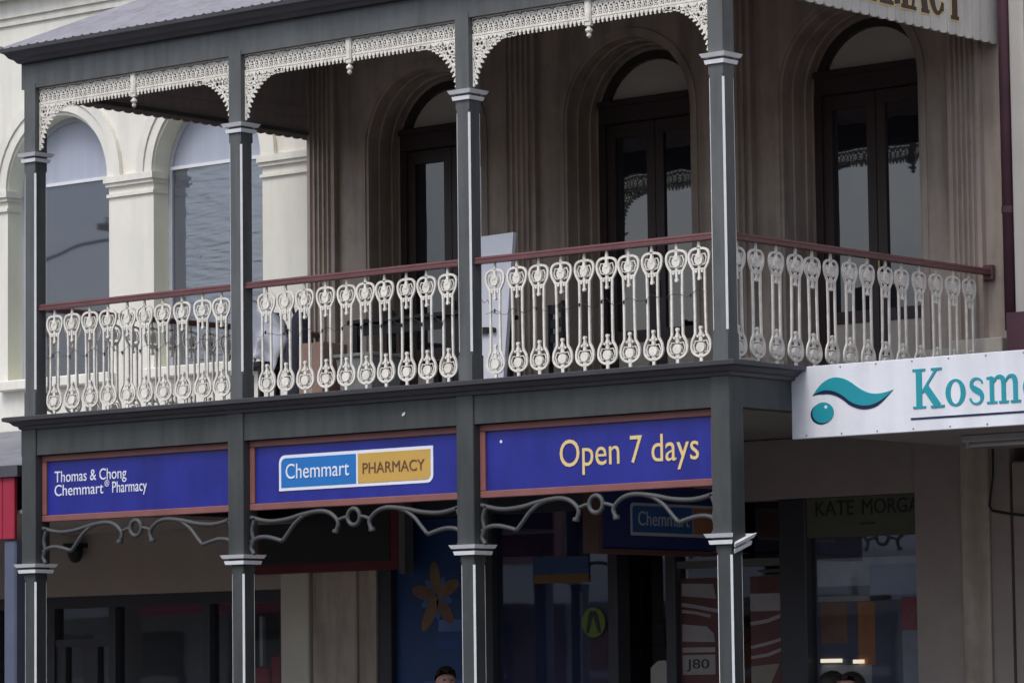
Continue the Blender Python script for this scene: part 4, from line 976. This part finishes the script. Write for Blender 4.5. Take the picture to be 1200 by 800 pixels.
def person(loc, rz, H, label, topm, legm, hairm, skinm, long=False):
    t = thing('person', label, 'person', loc, 'people on the footpath'); k = H/1.75
    V = []; E_ = []; Rr = []
    def a(p, r_, par=None):
        V.append(tuple(c*k for c in p)); Rr.append(r_*k if not isinstance(r_, tuple) else tuple(q*k for q in r_))
        if par is not None: E_.append((par, len(V)-1))
        return len(V)-1
    pel = a((0, 0, .95), (.15, .10)); wst = a((0, 0, 1.1), (.13, .09), pel); ch = a((0, 0, 1.3), (.16, .105), wst); nb = a((0, .01, 1.46), (.07, .06), ch)
    nk = a((0, -.005, 1.53), .055, nb); jaw = a((0, -.025, 1.585), (.062, .07), nk); md_ = a((0, -.015, 1.65), (.074, .09), jaw); a((0, -.005, 1.705), (.062, .075), md_)
    a((0, -.125, 1.625), .012, md_)
    for s in (-1, 1):
        a((s*.085, .0, 1.635), .014, md_)
        sh_ = a((s*.19, 0, 1.42), .058, ch); el_ = a((s*.25, .02, 1.14), .042, sh_); wr = a((s*.26, -.06, .90), .028, el_); pm = a((s*.26, -.08, .84), (.022, .036), wr)
        for q, (dy, L) in enumerate(((-.032, .085), (-.012, .10), (.01, .093), (.03, .075))):
            f1_ = a((s*.262, -.085+dy, .79), .0095, pm); a((s*.252, -.095+dy, .79-L*.55), .008, f1_)
        th_ = a((s*.25, -.125, .83), .011, wr); a((s*.24, -.145, .785), .009, th_)
        hp = a((s*.09, 0, .88), .085, pel); kn = a((s*.10, -.015, .5), .058, hp); an = a((s*.10, .02, .09), .038, kn); a((s*.105, -.12, .04), (.04, .03), an)
    body = skin('body', V, E_, Rr, skinm, t)
    # clothes
    V2 = [(0, 0, .92), (0, 0, 1.1), (0, 0, 1.3), (0, .005, 1.45), (-.19, 0, 1.425), (-.25, .02, 1.14), (-.26, -.05, .94), (.19, 0, 1.425), (.25, .02, 1.14), (.26, -.05, .94)]
    skin('jacket', [tuple(c*k for c in v) for v in V2], [(0, 1), (1, 2), (2, 3), (2, 4), (4, 5), (5, 6), (2, 7), (7, 8), (8, 9)], [(.165*k, .118*k), (.15*k, .108*k), (.178*k, .122*k), (.085*k, .075*k), .07*k, .055*k, .042*k, .07*k, .055*k, .042*k], topm, t)
    V3 = [(0, 0, .95), (-.09, 0, .88), (-.10, -.015, .5), (-.10, .02, .1), (.09, 0, .88), (.10, -.015, .5), (.10, .02, .1)]
    skin('trousers', [tuple(c*k for c in v) for v in V3], [(0, 1), (1, 2), (2, 3), (0, 4), (4, 5), (5, 6)], [(.158*k, .112*k), .1*k, .075*k, .06*k, .1*k, .075*k, .06*k], legm, t)
    # hair: shaped cap
    bm = bmesh.new(); bmesh.ops.create_icosphere(bm, subdivisions=4, radius=1)
    for v in list(bm.verts):
        c_ = v.co
        if c_.z < (-.3 if c_.y > -.05 else .42+.2*sin(9*c_.x)) - (.9 if (long and c_.y > .0) else 0): bm.verts.remove(v)
    for v in bm.verts:
        c_ = v.co; n_ = 1+.03*sin(23*c_.x+7*c_.y)+.025*sin(31*c_.z+11*c_.x)+random.uniform(-.02, .02)
        v.co = Vector((c_.x*.089*n_, .0+c_.y*.108*n_, 1.665+c_.z*(.100 if c_.z > 0 else .14)*n_))*k
    me = bpy.data.meshes.new('hair'); bm.to_mesh(me); bm.free(); me.materials.append(hairm)
    for p in me.polygons: p.use_smooth = True
    ho = bpy.data.objects.new('hair', me); COL.objects.link(ho); ho.parent = t
    for s in (-1, 1):
        MB().disc(s*.032*k, 1.655*k, .010*k, -.102*k, -.09*k, 8, rz=.006*k).mesh('eye', black)
        e_ = bpy.data.objects.new('eye', bpy.data.meshes['eye'] if s < 0 else MB().disc(s*.032*k, 1.655*k, .010*k, -.108*k, -.09*k, 8, rz=.006*k).mesh('eye', black)); COL.objects.link(e_); e_.parent = t
        sh2 = MB().box((s*.105-.045)*k, (s*.105+.045)*k, -.17*k, .07*k, 0, .075*k, .02*k).mesh('shoe', black); so_ = bpy.data.objects.new('shoe', sh2); COL.objects.link(so_); so_.parent = t
    mo = bpy.data.objects.new('mouth', MB().disc(0, 1.595*k, .022*k, -.095*k, -.075*k, 10, rz=.006*k).mesh('mouth', mat('lip', (.30, .12, .11), .5, 0))); COL.objects.link(mo); mo.parent = t
    t.rotation_euler = (0, 0, rz); return t
skinm = mat('skin', (.48, .27, .20), .55, .08, 20); hair1 = mat('hair_dark', (.022, .015, .012), .6, .2, 30); jm = mat('jacket_dark', (.03, .035, .05), .8, .2, 8); jm2 = mat('jacket_black', (.018, .018, .02), .8, .2, 8); tm = mat('trouser', (.04, .045, .07), .8, .2, 8)
person((-4.69, 2.4, 0), .9, 1.80, 'person in a dark jacket walking past the blue flower window', jm, tm, hair1, skinm)
person((-.75, 2.5, 0), -.7, 1.71, 'dark-haired person in a black jacket before the Kate Morgan window', jm2, tm, hair1, skinm)
person((-1.10, 2.75, 0), 2.6, 1.72, 'long-haired person in a navy jacket facing the Kate Morgan window', jm, tm, hair1, skinm, long=True)

# ================================================================== OPPOSITE SIDE OF THE STREET (seen in the glass)
def shop(x0, x1, h, wallc, awc, fasc, label, panels):
    Y = -25.0
    t = thing('street_shop', label, 'building', ((x0+x1)/2, Y, 0))
    wm = mat('opp_wall_%d' % int(x0*10), wallc, .8, .12, 1.5); am = mat('opp_awn_%d' % int(x0*10), awc, .6, .1, 2); fm = mat('opp_f_%d' % int(x0*10), fasc, .5, .1, 2)
    bx('wall', wm, t, x0, x1, Y-8, Y, 0, h); bx('parapet', wm, t, x0, x1, Y-.3, Y+.12, h, h+.35)
    bx('awning_roof', am, t, x0+.05, x1-.05, Y, Y+3.0, 3.35, 3.45); bx('awning_fascia', fm, t, x0+.05, x1-.05, Y+3.0, Y+3.06, 3.05, 3.75)
    n = int((x1-x0)/2.2)
    for i in range(n):
        xa = x0+.5+i*(x1-x0-.6)/n
        wd = bx('upper_window', MATS['white_window_frame'], t, xa, xa+1.1, Y-.01, Y+.06, 4.3, min(5.6, h-.4)); bx('pane', upglass, wd, xa+.08, xa+1.02, Y+.061, Y+.065, 4.38, min(5.5, h-.5))
        cm = panels[i % len(panels)]
        sw = bx('shop_window', shopdark, t, xa-.2, xa+1.5, Y, Y+.05, .3, 2.8); bx('shop_display', mat('disp_%d_%d' % (int(x0*10), i), cm, .5, .2, 2), sw, xa-.1, xa+1.4, Y+.051, Y+.07, .9, 2.6)
        bx('shop_ledge', mat('pale_ledge', (.7, .68, .62), .5, .1, 3), sw, xa-.1, xa+1.4, Y+.071, Y+.12, 1.75, 1.9)
    return t
shop(-19, -8, 5.6, (.62, .60, .56), (.5, .5, .5), (.62, .60, .56), 'grey low shop across the street with a pale awning fascia', [(.45, .2, .05), (.3, .3, .32), (.05, .06, .12)])
shop(-27.5, -19.1, 5.9, (.74, .72, .68), (.55, .55, .55), (.66, .64, .62), 'cream low shop across the street with orange displays', [(.55, .20, .05), (.5, .18, .05), (.08, .10, .2), (.45, .05, .06)])
shop(-36, -27.6, 5.4, (.30, .16, .12), (.4, .4, .42), (.42, .04, .06), 'brick low shop across the street with a red awning fascia', [(.5, .5, .48), (.1, .12, .2), (.5, .05, .05)])
shop(-47, -36.1, 6.0, (.74, .73, .72), (.5, .5, .5), (.5, .5, .48), 'white low shop across the street with grey displays', [(.4, .4, .4), (.12, .12, .14)])
# aerial cable over the street (its reflection crosses the cream building's window)
tag(MB().tube([(-31.95, -18.3, 9.70), (-32.4, -18.3, 9.70), (-32.75, -18.3, 9.69), (-33.1, -18.3, 9.677), (-33.37, -18.3, 9.655), (-33.65, -18.3, 9.61), (-33.92, -18.3, 9.56), (-34.2, -18.3, 9.50), (-34.44, -18.3, 9.44), (-35.2, -18.4, 9.24), (-37, -18.9, 8.7), (-40, -21.5, 7.4), (-42.5, -24.7, 6.36)], .03, 6).build('aerial_cable', black), 'thick black cable from the timber pole to the white shop across the street', 'cable')
t = thing('power_pole', 'tall timber power pole on the footpath across the street', 'pole', (-31.95, -18.3, 0))
MB().tube([(-31.95, -18.3, 0), (-31.95, -18.3, 5), (-31.95, -18.3, 10.2)], [.17, .15, .12], 10).build('pole_shaft', mat('pole_timber', (.16, .13, .10), .9, .3, 5), t, smooth=True)
MB().box(-32.03, -31.87, -19.3, -17.3, 9.72, 9.84, .01).build('cross_arm', MATS['pole_timber'], t)
for y_ in (-19.1, -17.5): MB().lathe([(.03, 9.84), (.05, 9.88), (.03, 9.92), (.045, 9.96), (.01, 9.99)], -31.95, y_, 8).build('insulator', whitec, t)
def bare_tree(x, y, h, seed, label):
    t = thing('street_tree', label, 'tree', (x, y, 0), 'bare trees across the street'); random.seed(seed)
    bark = mat('bark', (.07, .055, .045), .9, .3, 6); br = MB()
    MB().tube([(x, y, -.02), (x+.05, y, h*.2), (x-.04, y+.04, h*.42)], [.14, .11, .09], 8).build('trunk', bark, t, smooth=True)
    def grow(p, d, L, r_, n):
        q = p+d*L; br.tube([p, p+d*L*.5+Vector((random.uniform(-.05, .05), random.uniform(-.05, .05), 0))*L, q], [r_, r_*.8, r_*.6], 5, caps=False)
        if n == 0: return
        for _ in range(3):
            e = (d+Vector((random.uniform(-.8, .8), random.uniform(-.8, .8), random.uniform(-.15, .5)))).normalized(); grow(q, e, L*random.uniform(.6, .8), r_*.6, n-1)
    for _ in range(4): grow(Vector((x-.04, y+.04, h*.40)), Vector((random.uniform(-.7, .7), random.uniform(-.7, .7), 1)).normalized(), h*.22, .06, 4)
    br.build('branches', bark, t)
bare_tree(-29, -19.6, 5.2, 4, 'bare street tree before the brick shop across the street'); bare_tree(-38.5, -19.6, 5.4, 9, 'bare street tree before the white shop across the street')
